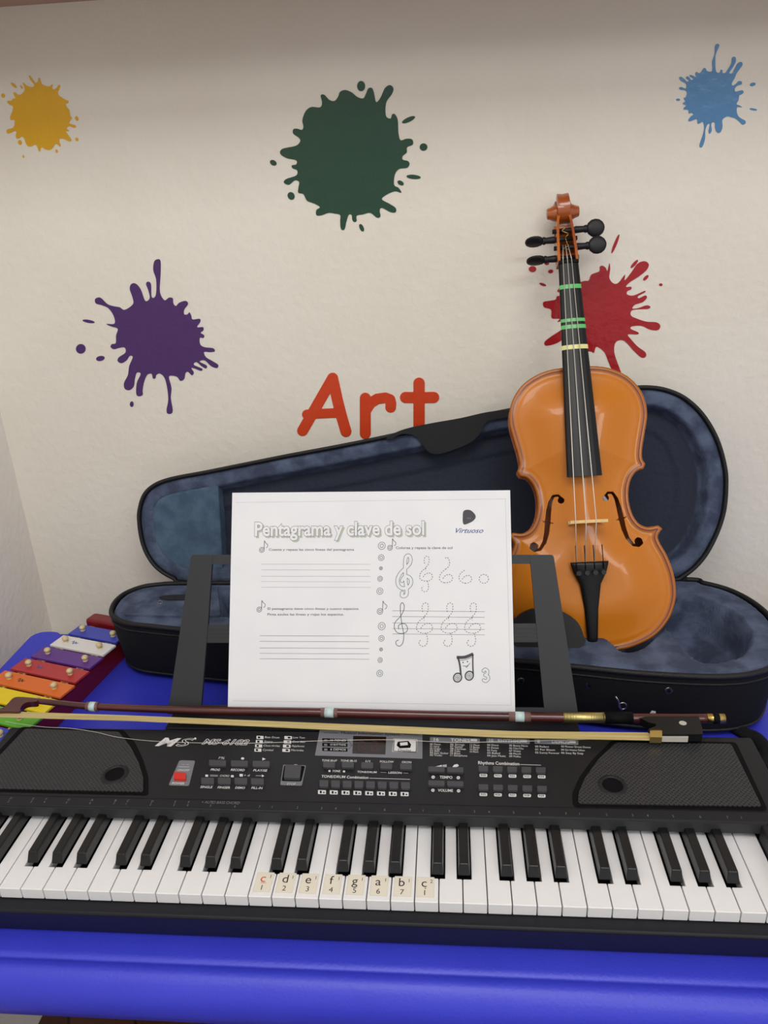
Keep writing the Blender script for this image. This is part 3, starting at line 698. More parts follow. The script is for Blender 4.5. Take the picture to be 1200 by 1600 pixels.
# ------------------------------------------------------------------ the worksheet
sh = MB()
plate(sh, PP, [PP.uv(363,770), PP.uv(797,766), PP.uv(805,1112), PP.uv(356,1105)], -.0001, .0001)
sheet = sh.build('music_worksheet', M_paper)
tag(sheet, 'white printed music worksheet in Spanish leaning on the music rest', 'sheet of paper')
B8 = lambda x, y: (340+x/2.5, 750+y/2.5)
C7 = lambda x, y: (580+x/5.4545, 760+y/5.4545)
C8 = lambda x, y: (580+x/5.4545, 930+y/5.4545)
tt = MB()
T_a, T_b = B8(147,218), B8(806,214)
W = .0002
title = 'Pentagrama y clave de sol'
text(tt, PP, title, (T_a[0]+2.4,T_a[1]+2.4), (T_b[0]+2.4,T_b[1]+2.4), 21, 1, W, offset=.045, ref=(title,))
text(tt, PP, title, T_a, T_b, 21, 0, W+.00008, offset=.048, ref=(title,))
text(tt, PP, title, T_a, T_b, 21, 2, W+.00016, offset=.030, ref=(title,))
tt.build('title_print', [M_print, M_shadowink, M_paper], sheet)
lg = MB()
plate(lg, PP, ppoly(PP, [C7(*p) for p in ((785,215),(810,200),(850,205),(885,240),(888,270),(860,300),(800,325),(782,310),(780,260))], 4), .0001, .00025, 0)
text(lg, PP, 'm', C7(820,280), C7(850,280), 4, 1, .0003)
text(lg, PP, 'Virtuoso', C7(722,396), C7(956,396), 7.6, 2, W, shear=.45, offset=.008)
lg.build('logo_print', [M_print, M_grey_print, M_blueink], sheet)
ex = MB()
prib(ex, PP, [B8(72,88),B8(1127,74)], .0003, mi=1, w=W); prib(ex, PP, [B8(1124,74),B8(1147,880)], .0003, mi=1, w=W)
prib(ex, PP, [B8(60,862),B8(1147,880)], .0003, mi=1, w=W)
text(ex, PP, 'Cuenta y repasa las cinco lineas del pentagrama', B8(201,276), B8(533,276), 3.6, 0, W, offset=.008)
text(ex, PP, 'El pentagrama tiene cinco lineas y cuatro espacios.', B8(196,507), B8(553,507), 3.6, 0, W, offset=.008)
text(ex, PP, 'Pinta azules las lineas y rojas los espacios.', B8(195,529), B8(493,529), 3.6, 0, W, offset=.008)
text(ex, PP, 'Colorea y repasa la clave de sol', C7(210,533), C7(692,533), 3.8, 0, W, offset=.008)
for y in (329,351,376,397,419): prib(ex, PP, [B8(172,y),B8(596,y+.5)], .0003, w=W, dash=(.0011,.0008))
for y in (608,630,656,677,698): prib(ex, PP, [B8(165,y),B8(592,y+2)], .0003, w=W)
for y in (132,181,236,284,330): prib(ex, PP, [C8(180,y),C8(968,y+8)], .0003, w=W)
def rings(c, r, conv, n=2, wd=.00045):
    for q in range(n): prib(ex, PP, [conv(*p) for p in ell(c[0], c[1], r*(1-.52*q)*.92, r*(1-.52*q), 20, 18)], wd, w=W, closed=True)
for c, r in (((90,506),32),((86,607),26),((83,698),14),((76,787),22),((74,893),28)): rings(c, r, C7)
for c, r in (((90,264),32),((87,368),25),((84,462),14),((76,553),21),((73,666),28)): rings(c, r, C8)
def note(c, s, conv):
    x, y = c; rings(c, 22*s, conv, 2, .0005)
    prib(ex, PP, [conv(x+19*s,y-2*s),conv(x+22*s,y-78*s)], .0006, w=W)
    prib(ex, PP, [conv(x+22*s,y-78*s),conv(x+34*s,y-58*s),conv(x+50*s,y-44*s),conv(x+46*s,y-24*s),conv(x+36*s,y-18*s)], .0005, w=W, smooth=4)
note((160,523), 1, C7); note((75,138), 1.15, C8)
note((173,273), .46, B8); note((163,506), .46, B8)
clef = [(236,290),(232,262),(256,244),(290,246),(310,280),(300,312),(262,326),(222,318),(198,280),(204,232),(250,180),(276,130),(282,90),(266,64),(250,84),(250,150),(262,250),(272,300),(278,350),(268,410),(240,434),(214,420),(212,394),(234,382)]
prib(ex, PP, [C8(*p) for p in clef], .0006, w=W, smooth=6)
def dclef(dx, dy, sx, sy, sel, conv, wd=.0006, dash=(.0013,.0012)):
    L = {'top': [(436,140),(432,96),(448,66),(478,70),(484,110),(474,150),(448,184),(450,214)],
         'left': [(452,182),(400,228),(384,280),(400,308),(436,322)],
         'belly': [(420,280),(446,250),(490,238),(518,262),(514,298),(480,318),(436,322)],
         'tail': [(466,322),(478,370),(470,416),(440,434),(412,420),(406,396),(424,376)]}
    for k_ in sel: prib(ex, PP, [conv(dx+(p[0]-450)*sx, dy+(p[1]-250)*sy) for p in L[k_]], wd, w=W, smooth=5, dash=dash)
for x in (452,662,862): dclef(x, 252, 1, 1, ('top','left','belly','tail'), C8)
dclef(466, 748, .8, .82, ('top','left','belly','tail'), C7)
dclef(636, 760, .82, .85, ('left','belly'), C7); prib(ex, PP, [C7(*p) for p in ((630,612),(650,606),(668,640),(662,680),(634,706))], .0006, w=W, smooth=4, dash=(.0013,.0012))
dclef(800, 768, .8, .8, ('belly',), C7); prib(ex, PP, [C7(*p) for p in ((796,714),(762,742),(748,780),(770,815),(806,826))], .0006, w=W, smooth=4, dash=(.0013,.0012))
prib(ex, PP, [C7(*p) for p in ell(960,788,40,38)], .0006, w=W, closed=True, dash=(.0013,.0012))
# big hollow clef
big = [(265,905),(262,930),(285,935),(302,915),(300,860),(290,770),(290,640),(300,598),(322,590),(336,620),(326,660),(290,700),(250,740),(226,790),(230,840),(262,868),(310,862),(338,830),(336,790),(310,768),(280,775),(262,805)]
def hollow(pts, rad, conv, half_line=.00022):
    P_ = [PP.uv(*conv(*p)) for p in pts]; P_ = [tuple(p) for p in catmull(P_, 5, False)]; A_ = np.array(P_)
    xs_ = np.arange(A_[:,0].min()-rad-.001, A_[:,0].max()+rad+.001, .00035); ys_ = np.arange(A_[:,1].min()-rad-.001, A_[:,1].max()+rad+.001, .00035)
    gx_, gy_ = np.meshgrid(xs_, ys_, indexing='ij'); d_ = stroke_sdf(gx_, gy_, P_, [rad]*len(P_))
    field_solid(ex, xs_, ys_, np.abs(d_)-half_line, W, 0., lambda a, b, c: PP.xyz(a, b, c), 0, False)
hollow(big, .0017, C7)
# smiling double note
prib(ex, PP, [C8(728,530),C8(800,528),C8(870,500)], .0030, w=W, smooth=3)
prib(ex, PP, [C8(745,556),C8(800,550),C8(860,528)], .0005, w=W, smooth=3)
prib(ex, PP, [C8(740,530),C8(756,600),C8(764,680)], .0018, w=W, smooth=3); prib(ex, PP, [C8(866,500),C8(866,600),C8(870,680)], .0014, w=W, smooth=3)
for c in ((736,702),(836,686)):
    prib(ex, PP, [C8(*p) for p in ell(c[0],c[1],34,38,20,20)], .0013, w=W, closed=True); prib(ex, PP, [C8(*p) for p in ell(c[0],c[1],20,22,20,16)], .0005, w=W, closed=True); prib(ex, PP, [C8(*p) for p in ell(c[0],c[1],8,9,20,10)], .0006, w=W, closed=True)
for c in ((783,573),(820,566)): plate(ex, PP, ppoly(PP, [C8(*p) for p in ell(*c,5,7)]), .0001, W, 0)
prib(ex, PP, [C8(780,602),C8(815,604),C8(842,580)], .0005, w=W, smooth=3); prib(ex, PP, [C8(804,605),C8(814,616),C8(824,600)], .0005, w=W, smooth=3)
three = [(956,645),(972,632),(990,645),(988,668),(970,680),(992,690),(998,712),(978,732),(958,724)]
hollow(three, .0014, C8)
ex.build('exercise_print', [M_print, M_rule, M_paper], sheet)

# ------------------------------------------------------------------ violin case
RZ = .03
PB = Plane((0,0,RZ), (1,0,0), (0,1,0))
cs = empty('violin_case', (.12, .36, TZ), 'open black violin case lined with blue plush behind the keyboard', 'instrument case')
base_px = [(174,958),(176,947),(184,936),(198,926),(222,917),(250,913),(290,911.5)]
base_px2 = [(1060,905),(1100,911),(1140,922),(1175,940),(1203,964),(1220,993),(1221,1020),(1207,1042),(1175,1053),(1140,1057),(1090,1057),(1000,1052),(900,1042),(800,1032),(700,1022),(600,1012),(500,1003),(400,993),(300,985),(240,979),(200,974),(180,966)]
bo = [tuple(p) for p in catmull([PB.uv(*p) for p in base_px+[(500,910),(800,907.5)]+base_px2], 6)]
cen = np.mean(np.array(bo), 0)
def inset(poly, d_):
    """shrink an outline along its normals"""
    P_ = np.array(poly); T_ = np.roll(P_, -1, 0)-np.roll(P_, 1, 0); T_ /= np.linalg.norm(T_, axis=1)[:,None]+1e-12
    A = sum(P_[i-1][0]*P_[i][1]-P_[i][0]*P_[i-1][1] for i in range(len(P_)))
    N_ = np.stack([-T_[:,1], T_[:,0]], 1)*(1 if A > 0 else -1)
    return P_+N_*d_
mb = MB()
rg = [[(x,y,RZ-.002) for x,y in inset(bo,.0025)], [(x,y,RZ) for x,y in bo], [(x,y,RZ-.004) for x,y in inset(bo,-.0005)], [(x,y,.0) for x,y in inset(bo,.001)], [(x,y,TZ+.014) for x,y in inset(bo,.006)], [(x,y,TZ+.005) for x,y in inset(bo,.0095)], [(x,y,TZ) for x,y in inset(bo,.016)]]
mb.loft(rg, smooth=True)
rr_ = inset(bo,.016); v, f = cdt([tuple(p) for p in rr_]); mb.add([(x,y,TZ+.0005) for x,y in v], f)
mb.build('base_shell', M_fabric, cs)
mb = MB(); mb.tube([(x,y,RZ) for x,y in bo], .0030, 8, closed=True); mb.build('zip', M_zip, cs)
mb = MB(); mb.tube([(x,y,RZ-.009) for x,y in inset(bo,-.0004)], .0012, 6, closed=True); mb.tube([(x,y,TZ+.010) for x,y in inset(bo,.0068)], .0016, 6, closed=True); mb.build('piping', M_zip, cs)
# base lining as a height field
bb = np.array(bo); xs = np.arange(bb[:,0].min()-.004, bb[:,0].max()+.006, .0025); ys = np.arange(bb[:,1].min()-.004, bb[:,1].max()+.006, .0025)
gx, gy = np.meshgrid(xs, ys, indexing='ij')
D = poly_sdf(gx, gy, bo[::2])
cav = [PB.uv(*p) for p in [(1000,940),(1050,937),(1092,935),(1121,944),(1146,957),(1167,977),(1174,1000),(1166,1020),(1144,1032),(1090,1034),(1037,978)]]
rec = [PB.uv(*p) for p in [(800,968),(850,986),(893,984),(930,990),(955,1004),(975,1020),(1003,1014),(1024,996),(1038,978),(1044,945),(1040,932),(800,925)]]
mid = [PB.uv(*p) for p in [(345,925),(800,925),(800,985),(600,985),(345,965)]]
C1 = poly_sdf(gx, gy, [tuple(p) for p in catmull(cav, 5)]); C2 = poly_sdf(gx, gy, [tuple(p) for p in catmull(rec, 4)]); C3 = poly_sdf(gx, gy, mid)
H = (RZ-.001)+.0025*sstep(-D,.002,.010)-.004*(1-sstep(-D,.002,.006))
H = H-.031*(1-sstep(C2,-.008,.002))
H = np.minimum(H, RZ+.002-.034*(1-sstep(C3,-.008,.001)))
H = np.minimum(H, RZ+.002-.050*(1-sstep(C1,-.007,.001))-.012*(1-sstep(C1,-.040,-.012)))
H = np.minimum(H, RZ+.0015-.004*0)
mb = MB(); field_solid(mb, xs, ys, D+.0025, H, H-.003, lambda a,b,c: (a,b,c)); mb.build('base_lining', M_plush, cs)
mb = MB()
plate(mb, PB, [tuple(p) for p in rpoly([PB.uv(*p) for p in ((193,965),(240,930),(262,921),(340,919),(345,967),(288,967))], .004)], .0008, .0042)
mb.build('compartment_cover', M_plush, cs, bevel=.0015)
mb = MB(); plate(mb, PB, [tuple(p) for p in catmull([PB.uv(*p) for p in ((250,939),(262,936),(290,935),(310,937),(310,943),(290,943),(262,943))], 4)], .0043, .0056); mb.tube([PB.at(*p, .0048) for p in ell(250,941,4,2.2)], .0004, 6, mi=1, closed=True)
mb.build('pull_tab', [M_flap, M_steel], cs)
# front hardware
def front_y(x):
    best = [p for p in inset(bo,.002) if abs(p[0]-x) < .006]; return min(p[1] for p in best)
for px_, py_, r_ in ((920,1069,.0036),(1044,1077,.0038),(814,1062,.0036),(300,1040,.0001)):
    if r_ < .001: continue
    q = PB.at(px_, py_); x = q[0]; y = front_y(x)
    for _ in range(4):
        pf = Plane((0,y,0),(1,0,0),(0,0,1)); q = pf.at(px_, py_); y = front_y(q[0])+.0006
    q = np.array([q[0], front_y(q[0])-.0008, q[2]])
    mb = MB(); mb.tube([q+V3(0,.003,0), q+V3(0,-.0012,0)], [r_, r_], 16); mb.tube([q+V3(0,-.0008,0), q+V3(0,-.0022,0)], [r_*.55, r_*.5], 12, mi=1)
    mb.build('snap_rivet', [M_steel, M_black], cs)
pf = Plane((0,front_y(.33)-.006,0),(1,0,0),(0,0,1))
mb = MB(); mb.tube([pf.at(*p, .004) for p in ((962,1088),(966,1095),(968,1103),(972,1110))], .0009, 6); mb.tube([pf.at(*p) for p in ell(973,1103,6,5)], .0007, 6, closed=True); mb.build('handle_ring', M_steel, cs)
mb = MB(); plate(mb, pf, [pf.uv(*p) for p in ((1008,1104),(1013,1097),(1019,1098),(1020,1112),(1008,1112))], .014, .0145); mb.build('care_tag', M_white_print, cs)['label'] = 'small white fabric tag'
PT = Plane((0,0,TZ),(1,0,0),(0,1,0))
mb = MB(); mb.tube(catmull([PT.at(*p, .006) for p in ((1140,1130),(1165,1146),(1180,1152),(1192,1165),(1197,1180),(1190,1200))], 6, False), .0075, 10, flat=.7); mb.build('shoulder_strap', M_fabric, cs)
for px_ in (420,1058):
    mb = MB(); q = PB.at(px_, 907); mb.box(q+V3(0,.003,.001), (.012,0,0), (0,.003,0), (0,0,.003)); mb.build('hinge', M_zip, cs)

# lid
HY = PB.at(680,908)[1]; al = math.radians(14.5)
PL = Plane((0,HY,RZ+.003), (1,0,0), (0, math.sin(al), math.cos(al)))
lid_px = [(300,911),(270,903),(243,885),(225,856),(217.5,820),(218,795),(226,772),(243,757),(270,747.5),(320,738),(380,726),(450,712),(520,699),(600,683),(680,665),(760,648),(820,636),(880,624),(940,613),(980,607),(1010,605),(1040,609),(1070,622),(1098,648),(1120,685),(1132,725),(1135,760),(1130,805),(1115,845),(1095,877),(1068,900),(1040,907),(900,908.5),(700,909.5),(500,911)]
lo_ = [tuple(p) for p in catmull([PL.uv(*p) for p in lid_px], 6)]
mb = MB(); X3 = lambda poly, w_: [PL.xyz(a,b,w_) for a,b in poly]
mb.loft([X3(inset(lo_,.003),-.002), X3(lo_,0), X3(inset(lo_,-.0005),-.004), X3(inset(lo_,.002),-.022), X3(inset(lo_,.008),-.031), X3(inset(lo_,.020),-.034)])
v, f = cdt([tuple(p) for p in inset(lo_,.020)]); mb.add([PL.xyz(a,b,-.034) for a,b in v], f)
mb.build('lid_shell', M_fabric, cs)
mb = MB(); mb.tube(X3(lo_, 0), .0025, 8, closed=True); mb.build('lid_zip', M_zip, cs)
ll = np.array(lo_); xs = np.arange(ll[:,0].min()-.004, ll[:,0].max()+.006, .0025); ys = np.arange(ll[:,1].min()-.004, ll[:,1].max()+.006, .0025)
gx, gy = np.meshgrid(xs, ys, indexing='ij'); D = poly_sdf(gx, gy, lo_[::2])
Hh = -.003*(1-sstep(-D,.002,.008))-.020*sstep(-D,.0195,.028)-.0035*sstep(-D,.048,.056)
mb = MB(); tot = field_solid(mb, xs, ys, D+.002, Hh, -.030, lambda a,b,c: PL.xyz(a,b,c), 0)
mb.build('lid_lining', M_lid, cs, attr=[float(q) for q in tot])
xlim = PL.uv(345,830)[0]
gxx = PL.uv(340,775)[0]
F = np.maximum(D+.0165, gx-(PL.uv(341,770)[0]+(gy-PL.uv(341,770)[1])*(PL.uv(349,900)[0]-PL.uv(341,770)[0])/(PL.uv(349,900)[1]-PL.uv(341,770)[1])))
mb = MB(); field_solid(mb, xs, ys, F, .0006-.002*(1-sstep(-F,0,.004)), -.022, lambda a,b,c: PL.xyz(a,b,c)); mb.build('lid_pocket', M_plush_teal, cs)
# soft flap folded over the top rim
fl = [(604,684),(622,674),(645,667),(680,660),(720,653),(760,644),(790,641),(800,647),(790,652),(768,656),(757,662),(749,678),(733,692),(704,704),(682,709),(668,704),(657,689),(647,680),(628,678),(611,686)]
mb = MB(); q = [tuple(p) for p in catmull([PL.uv(*p) for p in fl], 4)]
plate(mb, PL, q, .0042, .0062); mb.build('velcro_flap', M_flap, cs, bevel=.0006)

# ------------------------------------------------------------------ violin
VS = .8874; VB = V3(.3077, .3152, .0148)
e_, l_, t_ = -.0464, .4382, .0283
UP = V3(math.sin(e_)*math.cos(l_), math.sin(l_), math.cos(e_)*math.cos(l_))
RI = V3(1,0,0)-UP*UP[0]; RI /= np.linalg.norm(RI); OU = np.cross(RI, UP)
VR = math.cos(t_)*RI+math.sin(t_)*OU; VO = math.cos(t_)*OU-math.sin(t_)*RI
VT = lambda u, v, w_: VB+VS/1000*(u*VR+v*UP+w_*VO)
PV = Plane(VT(0,0,0), VR, UP)
vio = empty('violin', VT(0,0,-25), 'orange-brown varnished violin standing upright in the open case', 'violin')
segs = [([(0,0),(25,1),(50,6),(75,18),(93,37),(102,58),(104,75),(102,95),(96,115),(89,130),(87,139),(93,147.5)]),
        ([(88,152),(76,150.5),(66,155),(59,166),(55.5,182),(56,198),(60,211),(67,219.5),(75,222)]),
        ([(78,228),(74.5,236),(76,250),(80,268),(84,288),(83,305),(77,322),(64,338),(45,349),(25,354),(0,355)])]
half = []
for s_ in segs: half += [tuple(p) for p in catmull(s_, 5, False)]
outl = half+[(-x,y) for x,y in half[-2:0:-1]]
G1 = 1.25
xs = np.arange(-107, 107.1, G1); ys = np.arange(-3, 358.1, G1); gx, gy = np.meshgrid(xs, ys, indexing='ij')
D = poly_sdf(gx, gy, outl)
def arch(D, hgt): 
    d_ = -D; return 3.6-2.4*(1-np.sqrt(np.clip(1-(1-np.clip(d_/2.2,0,1))**2,0,1)))-.9*np.exp(-((d_-8)/3.2)**2)+hgt*sstep(d_,7,62)
fh = []
for sg in (1,-1):
    up_ = [(26,190),(30,195),(36,194.5),(40,187),(42.5,176),(44.5,163),(46.5,150),(50,138),(56,129.5),(63,128),(67,131.5)]; rd = [1.6,1.3,1.5,2.3,3.0,3.3,3.0,2.3,1.6,1.3,1.6]
    fh.append(stroke_sdf(gx, gy, [(sg*a,b) for a,b in up_], rd))
    fh.append(np.hypot(gx-sg*27, gy-188.5)-3.9); fh.append(np.hypot(gx-sg*63, gy-133.5)-4.9)
    fh.append(stroke_sdf(gx, gy, [(sg*38.5,161),(sg*50.5,164)], [.7,.7]))
FH = np.minimum.reduce(fh)
Ht = arch(D, 12.5)
F = np.maximum(D, -FH)
mb = MB()
att = field_solid(mb, xs, ys, F, Ht, np.minimum(Ht-2.6, np.where(-D < 6, 0, 99)), VT)
# true distance from the rim, for the purfling line
Vw = (np.array(mb.v)-VB)/(VS/1000); uu = Vw@VR; vv = Vw@UP
dist = np.clip(-poly_sdf(uu, vv, outl), 0, 99)/1000
mb.build('top_plate', M_spruce, vio, attr=[float(q) for q in dist])
ring_F = np.maximum(D+3, -(D+6.5))
mb = MB(); field_solid(mb, xs[::1], ys[::1], ring_F, .2, -29., VT); mb.build('ribs', M_maple, vio)
mb = MB(); Fb = D; field_solid(mb, xs[::2], ys[::2], D[::2,::2], -29., -29.-arch(D,11)[::2,::2], VT); mb.build('back_plate', M_maple, vio)
def vloft(mb, secs, mi=0, smooth=True, caps=True):
    mb.loft([[VT(*p) for p in s_] for s_ in secs], mi, True, smooth, caps, caps)
# fingerboard: rounded top section
mb = MB(); secs = []
for v_, hw, wt, th in ((215,21,34,6),(485,12.2,9.5,6)):
    secs.append([(hw*math.sin(a), v_, wt-2.6*(hw/21)*(1-math.cos(a))*6/1.2*.45) for a in [(-1+2*k/8)*1.45 for k in range(9)]]+[(hw*.98, v_, wt-th-1.5), (-hw*.98, v_, wt-th-1.5)])
vloft(mb, secs, smooth=False); mb.build('fingerboard', M_ebony, vio)
mb = MB(); secs = [[(-12.4,485,9.8),(0,485,11),(12.4,485,9.8),(12.4,485,2),(-12.4,485,2)], [(-12,489,8.6),(0,489,9.8),(12,489,8.6),(12,489,2),(-12,489,2)]]
vloft(mb, secs, smooth=False); mb.build('nut', M_ebony, vio)
# neck
mb = MB(); secs = []
for v_, hw, w0, w1 in ((345,15,-26,12),(352,14,-22,12),(366,13,-8,12),(420,12,-7,8),(470,11.2,-11,3),(489,11.6,-16,2)):
    secs.append([(hw*math.cos(a), v_, (w1 if math.sin(a) > 0 else w1+(w1-w0)*math.sin(a))) for a in [2*math.pi*k/16 for k in range(16)]])
vloft(mb, secs); mb.build('neck', M_maple, vio)
# pegbox: two cheeks and a back wall bending backwards
def cw(v_): return -(v_-489)*.17
mb = MB()
for sg in (-1,1):
    secs = []
    for v_, ho, hi, wt, wb in ((487,13,9.4,7,-17),(505,12.6,9,4,-21),(525,11.4,8,0,-24),(545,9.8,6.6,-4,-26),(556,8.6,4,-6,-28),(562,7.8,0,-8,-30)):
        secs.append([(sg*ho,v_,wt),(sg*hi,v_,wt),(sg*hi,v_,wb),(sg*ho,v_,wb)][::sg])
    vloft(mb, secs, smooth=False)
secs = [[(-12,v_,wb+6),(12,v_,wb+6),(12,v_,wb),(-12,v_,wb)] for v_, wb in ((487,-17),(505,-21),(525,-24),(545,-26))]
vloft(mb, secs, smooth=False)
mb.build('pegbox', M_cheek, vio, bevel=.0006)
# scroll: a band winding round, widening towards the eye
mb = MB(); secs = []; NN = 64
sv, sw = 564, -19
for k in range(NN+1):
    t = k/NN; a = math.radians(-150+t*720); R_ = 19*(1-t)**.9+2.0; hwid = 8.2+4.2*t**.8+3.4*t**3; th = 5.5-2.5*t
    ca, sa = math.cos(a), math.sin(a)
    po = (R_*ca, R_*sa); pi_ = (max(R_-th,.2)*ca, max(R_-th,.2)*sa)
    # angle runs from the back, over the top, towards the viewer and in
    f_ = lambda p, u_: (u_, sv-p[0], sw+p[1]) if False else (u_, sv+p[1]*-1 if False else sv+p[0]*0+(-p[0]), sw-p[1])
    secs.append([f_(po,-hwid*.86), f_((po[0]*.96,po[1]*.96),0), f_(po,hwid*.86), f_(pi_,hwid), f_(pi_,-hwid)])
vloft(mb, secs, smooth=False)
mb.tube([VT(q,sv-4,sw+3) for q in (-20.5,-20,-16,-11,0,11,16,20,20.5)], [r_*VS/1000 for r_ in (5.2,6.4,7.6,10,11,10,7.6,6.4,5.2)], 20)
mb.tube([VT(-9,sv,sw), VT(9,sv,sw)], 12*VS/1000, 20)
mb.build('scroll', M_maple, vio, bevel=.0004)
# tuning pegs
def peg(v_, w_, sg, ang):
    o = None; mb = MB(); c = np.array(VT(0,v_,w_)); ax = VR*sg; s_ = VS/1000
    prof_ = [(-15,2.9),(9,3.2),(12,3.6),(14,4.5),(16,4.4),(24,3.9),(26,4.9),(28,4.9),(29,3.6)]
    mb.tube([c+ax*a*s_ for a, r in prof_], [r*s_ for a, r in prof_], 12)
    h = math.cos(ang)*UP+math.sin(ang)*VO; g_ = np.cross(ax, h)
    Mx = np.stack([ax, h, g_], 1)
    rings_ = []
    for a, rh, rg_ in ((28,3.4,3.4),(30,7,4.2),(34,10.2,3.6),(39,11.2,3.2),(44,10.2,3.0),(48,7.2,2.8),(50,3.5,2.2),(50.6,.4,.4)):
        rings_.append([c+ax*a*s_+(h*rh*math.cos(t)+g_*rg_*math.sin(t))*s_ for t in [2*math.pi*k/16 for k in range(16)]])
    mb.loft(rings_, cap0=True, cap1=True); mb.build('tuning_peg', M_peg, vio)
peg(497,-6,-1,math.radians(80)); peg(523,-10,-1,math.radians(76)); peg(511,-8,1,math.radians(12)); peg(535,-13,1,math.radians(15))
# bridge
mb = MB(); c_ = [(-21,14.5),(-21,18),(-16,20),(-13,27),(-19,33),(-22,39),(-22,43.5),(-12,46.6),(0,48),(12,46.6),(22,43.5),(22,39),(19,33),(13,27),(16,20),(21,18),(21,14.5),(12,15),(9,20),(0,22),(-9,20),(-12,15)]
PBr = Plane(VT(0,160,0), VR, VO); plate(mb, PBr, [(a*VS/1000,b*VS/1000) for a,b in c_], -.0016, .0016); mb.build('bridge', M_bridge, vio)
# tailpiece, fine tuners
mb = MB(); secs = []
for v_, hw, wt in ((8,5,9),(20,6.5,12),(55,8.4,17),(85,12.5,21.5),(98,19,23.5),(108,22,24.5),(112,22.5,24.5)):
    secs.append([(hw*math.cos(a), v_, wt+ (3.4*math.sin(a) if math.sin(a) > 0 else 1.5*math.sin(a))) for a in [2*math.pi*k/14 for k in range(14)]])
vloft(mb, secs); mb.build('tailpiece', M_ebony, vio)
for k, u in enumerate((-16,-5.4,5.4,16)):
    mb = MB(); mb.tube([VT(u,97,27),VT(u*.9,99,36)], .0012, 8); mb.tube([VT(u*.9,99,34),VT(u*.9,99,37)], .0026, 12); mb.tube([VT(u,103,28),VT(u*.97,132,28)], .00055, 6)
    mb.build('fine_tuner', M_ebony, vio)
# string start and end marks follow the three strings that are fitted
for u_n, u_b, u_t in ((-7,-16,-16),(-1.6,-4.2,-5.4),(3.4,7.6,5.4)):
    mb = MB(); mb.tube([VT(u_n,489,11.2), VT(u_b,160,48.6-abs(u_b)*.12), VT(u_t,112,29)], .0005, 6)
    mb.tube([VT(u_n,489,11.2), VT(u_n*.6,512,-2)], .0004, 6); mb.build('string', M_string, vio)
mb = MB(); random.seed(2)
mb.tube(catmull([VT(random.uniform(-4,4), 506+q*2.6, -3+random.uniform(-2,2)) for q in range(12)], 4, False), .0005, 6); mb.build('string_winding', M_gold, vio)
mb = MB(); mb.loft([[VT(a*(1-.12*q), b, c__) for a, b, c__ in ((-13,-2,4),(13,-2,4),(13,-2,-6),(-13,-2,-6))] for q in (0,1)] , smooth=False)
mb = MB(); mb.tube([VT(0,-8,-14),VT(0,2,-14)], [.0045,.0045], 12); mb.tube([VT(-6,0,5),VT(6,0,5)], .0022, 8); mb.build('end_pin', M_ebony, vio)
# chin rest left of the tailpiece
mb = MB()
cr_px = [(803,1004),(800,975),(812,960),(832,951),(858,950),(882,957),(902,972),(911,992),(912,1006),(880,1020),(830,1022)]
PC = Plane(VT(0,0,22), VR, UP)
plate(mb, PC, [tuple(p) for p in catmull([PC.uv(*p) for p in cr_px], 4)], -.004, .004); 
mb.box(VT(-52,-1,-6), VR*.016, UP*.0025, VO*.022)
mb.build('chin_rest', M_ebony, vio, bevel=.002)
mb = MB(); plate(mb, PV, rpoly([PV.uv(*p) for p in ((960,1009),(976,1012),(974,1024),(958,1022))], .002), -.022, .003); mb.build('chin_rest_clamp', M_ebony, vio, bevel=.001)
for v_, hh_, m_ in ((454,5.5,M_green_tape),(410.5,4.2,M_green_tape),(402,5,M_green_tape),(376,5.5,M_yellow_tape)):
    mb = MB(); secs = []
    for vv_ in (v_-hh_/2, v_+hh_/2):
        t = (485-vv_)/270; hw = 12.2+8.8*t; wt = 9.5+24.5*t
        secs.append([((hw+.25)*math.sin(a), vv_, wt+.3-2.6*(hw/21)*(1-math.cos(a))*6/1.2*.45) for a in [(-1+2*k/8)*1.45 for k in range(9)]])
    mb.loft([[VT(*p) for p in s_] for s_ in secs], closed=False); o = mb.build('marker_tape', m_, vio)
    o['label'] = 'pale yellow finger marker tape' if m_ is M_yellow_tape else 'green finger marker tape'

# ------------------------------------------------------------------ bow lying across the keyboard
BZ = Plane((0,0,.0265), (1,0,0), (0,1,0))
bw = empty('violin_bow', BZ.at(560,1120), 'dark red violin bow lying across the keyboard in front of the worksheet', 'violin bow')
bp_ = lambda x, y, w_=0.: BZ.at(x, y, w_)
mb = MB(); pts = catmull([bp_(*p) for p in ((40,1094),(70,1096.5),(130,1103),(220,1107),(320,1110),(500,1113),(700,1118),(880,1121),(1000,1122),(1106,1122.5))], 8, False)
mb.tube(pts, [.0026+.0018*min(1, k/40) for k in range(len(pts))], 8); mb.build('stick', M_stick, bw)
mb = MB(); plate(mb, BZ, [tuple(p) for p in catmull([BZ.uv(*p) for p in ((-4,1112),(6,1109),(14,1102),(20,1095.5),(27,1092.5),(43,1093),(58,1095),(58,1099.5),(45,1100.5),(37,1104),(33,1110),(31,1115),(12,1115),(-2,1115))], 4)], -.0036, .0028)
mb.build('head', M_stick, bw, bevel=.0008)
mb = MB(); plate(mb, BZ, [BZ.uv(*p) for p in [(-10,1111),(200,1118),(400,1126),(600,1134),(800,1142.5),(1018,1145),(1018,1156.5),(800,1152.5),(600,1144),(400,1134.5),(200,1126),(-10,1120)]], -.0005, .0002); mb.build('hair', M_hair, bw)
mb = MB(); plate(mb, BZ, rpoly([BZ.uv(*p) for p in ((1000,1129),(1008,1126),(1091,1126),(1097,1147),(1097,1154),(1034,1154),(1034,1146),(1012,1146),(1024,1141),(1024,1138),(1012,1135))], .0006), -.0030, .0048); fr = mb.build('frog', M_ebony, bw, bevel=.0006)
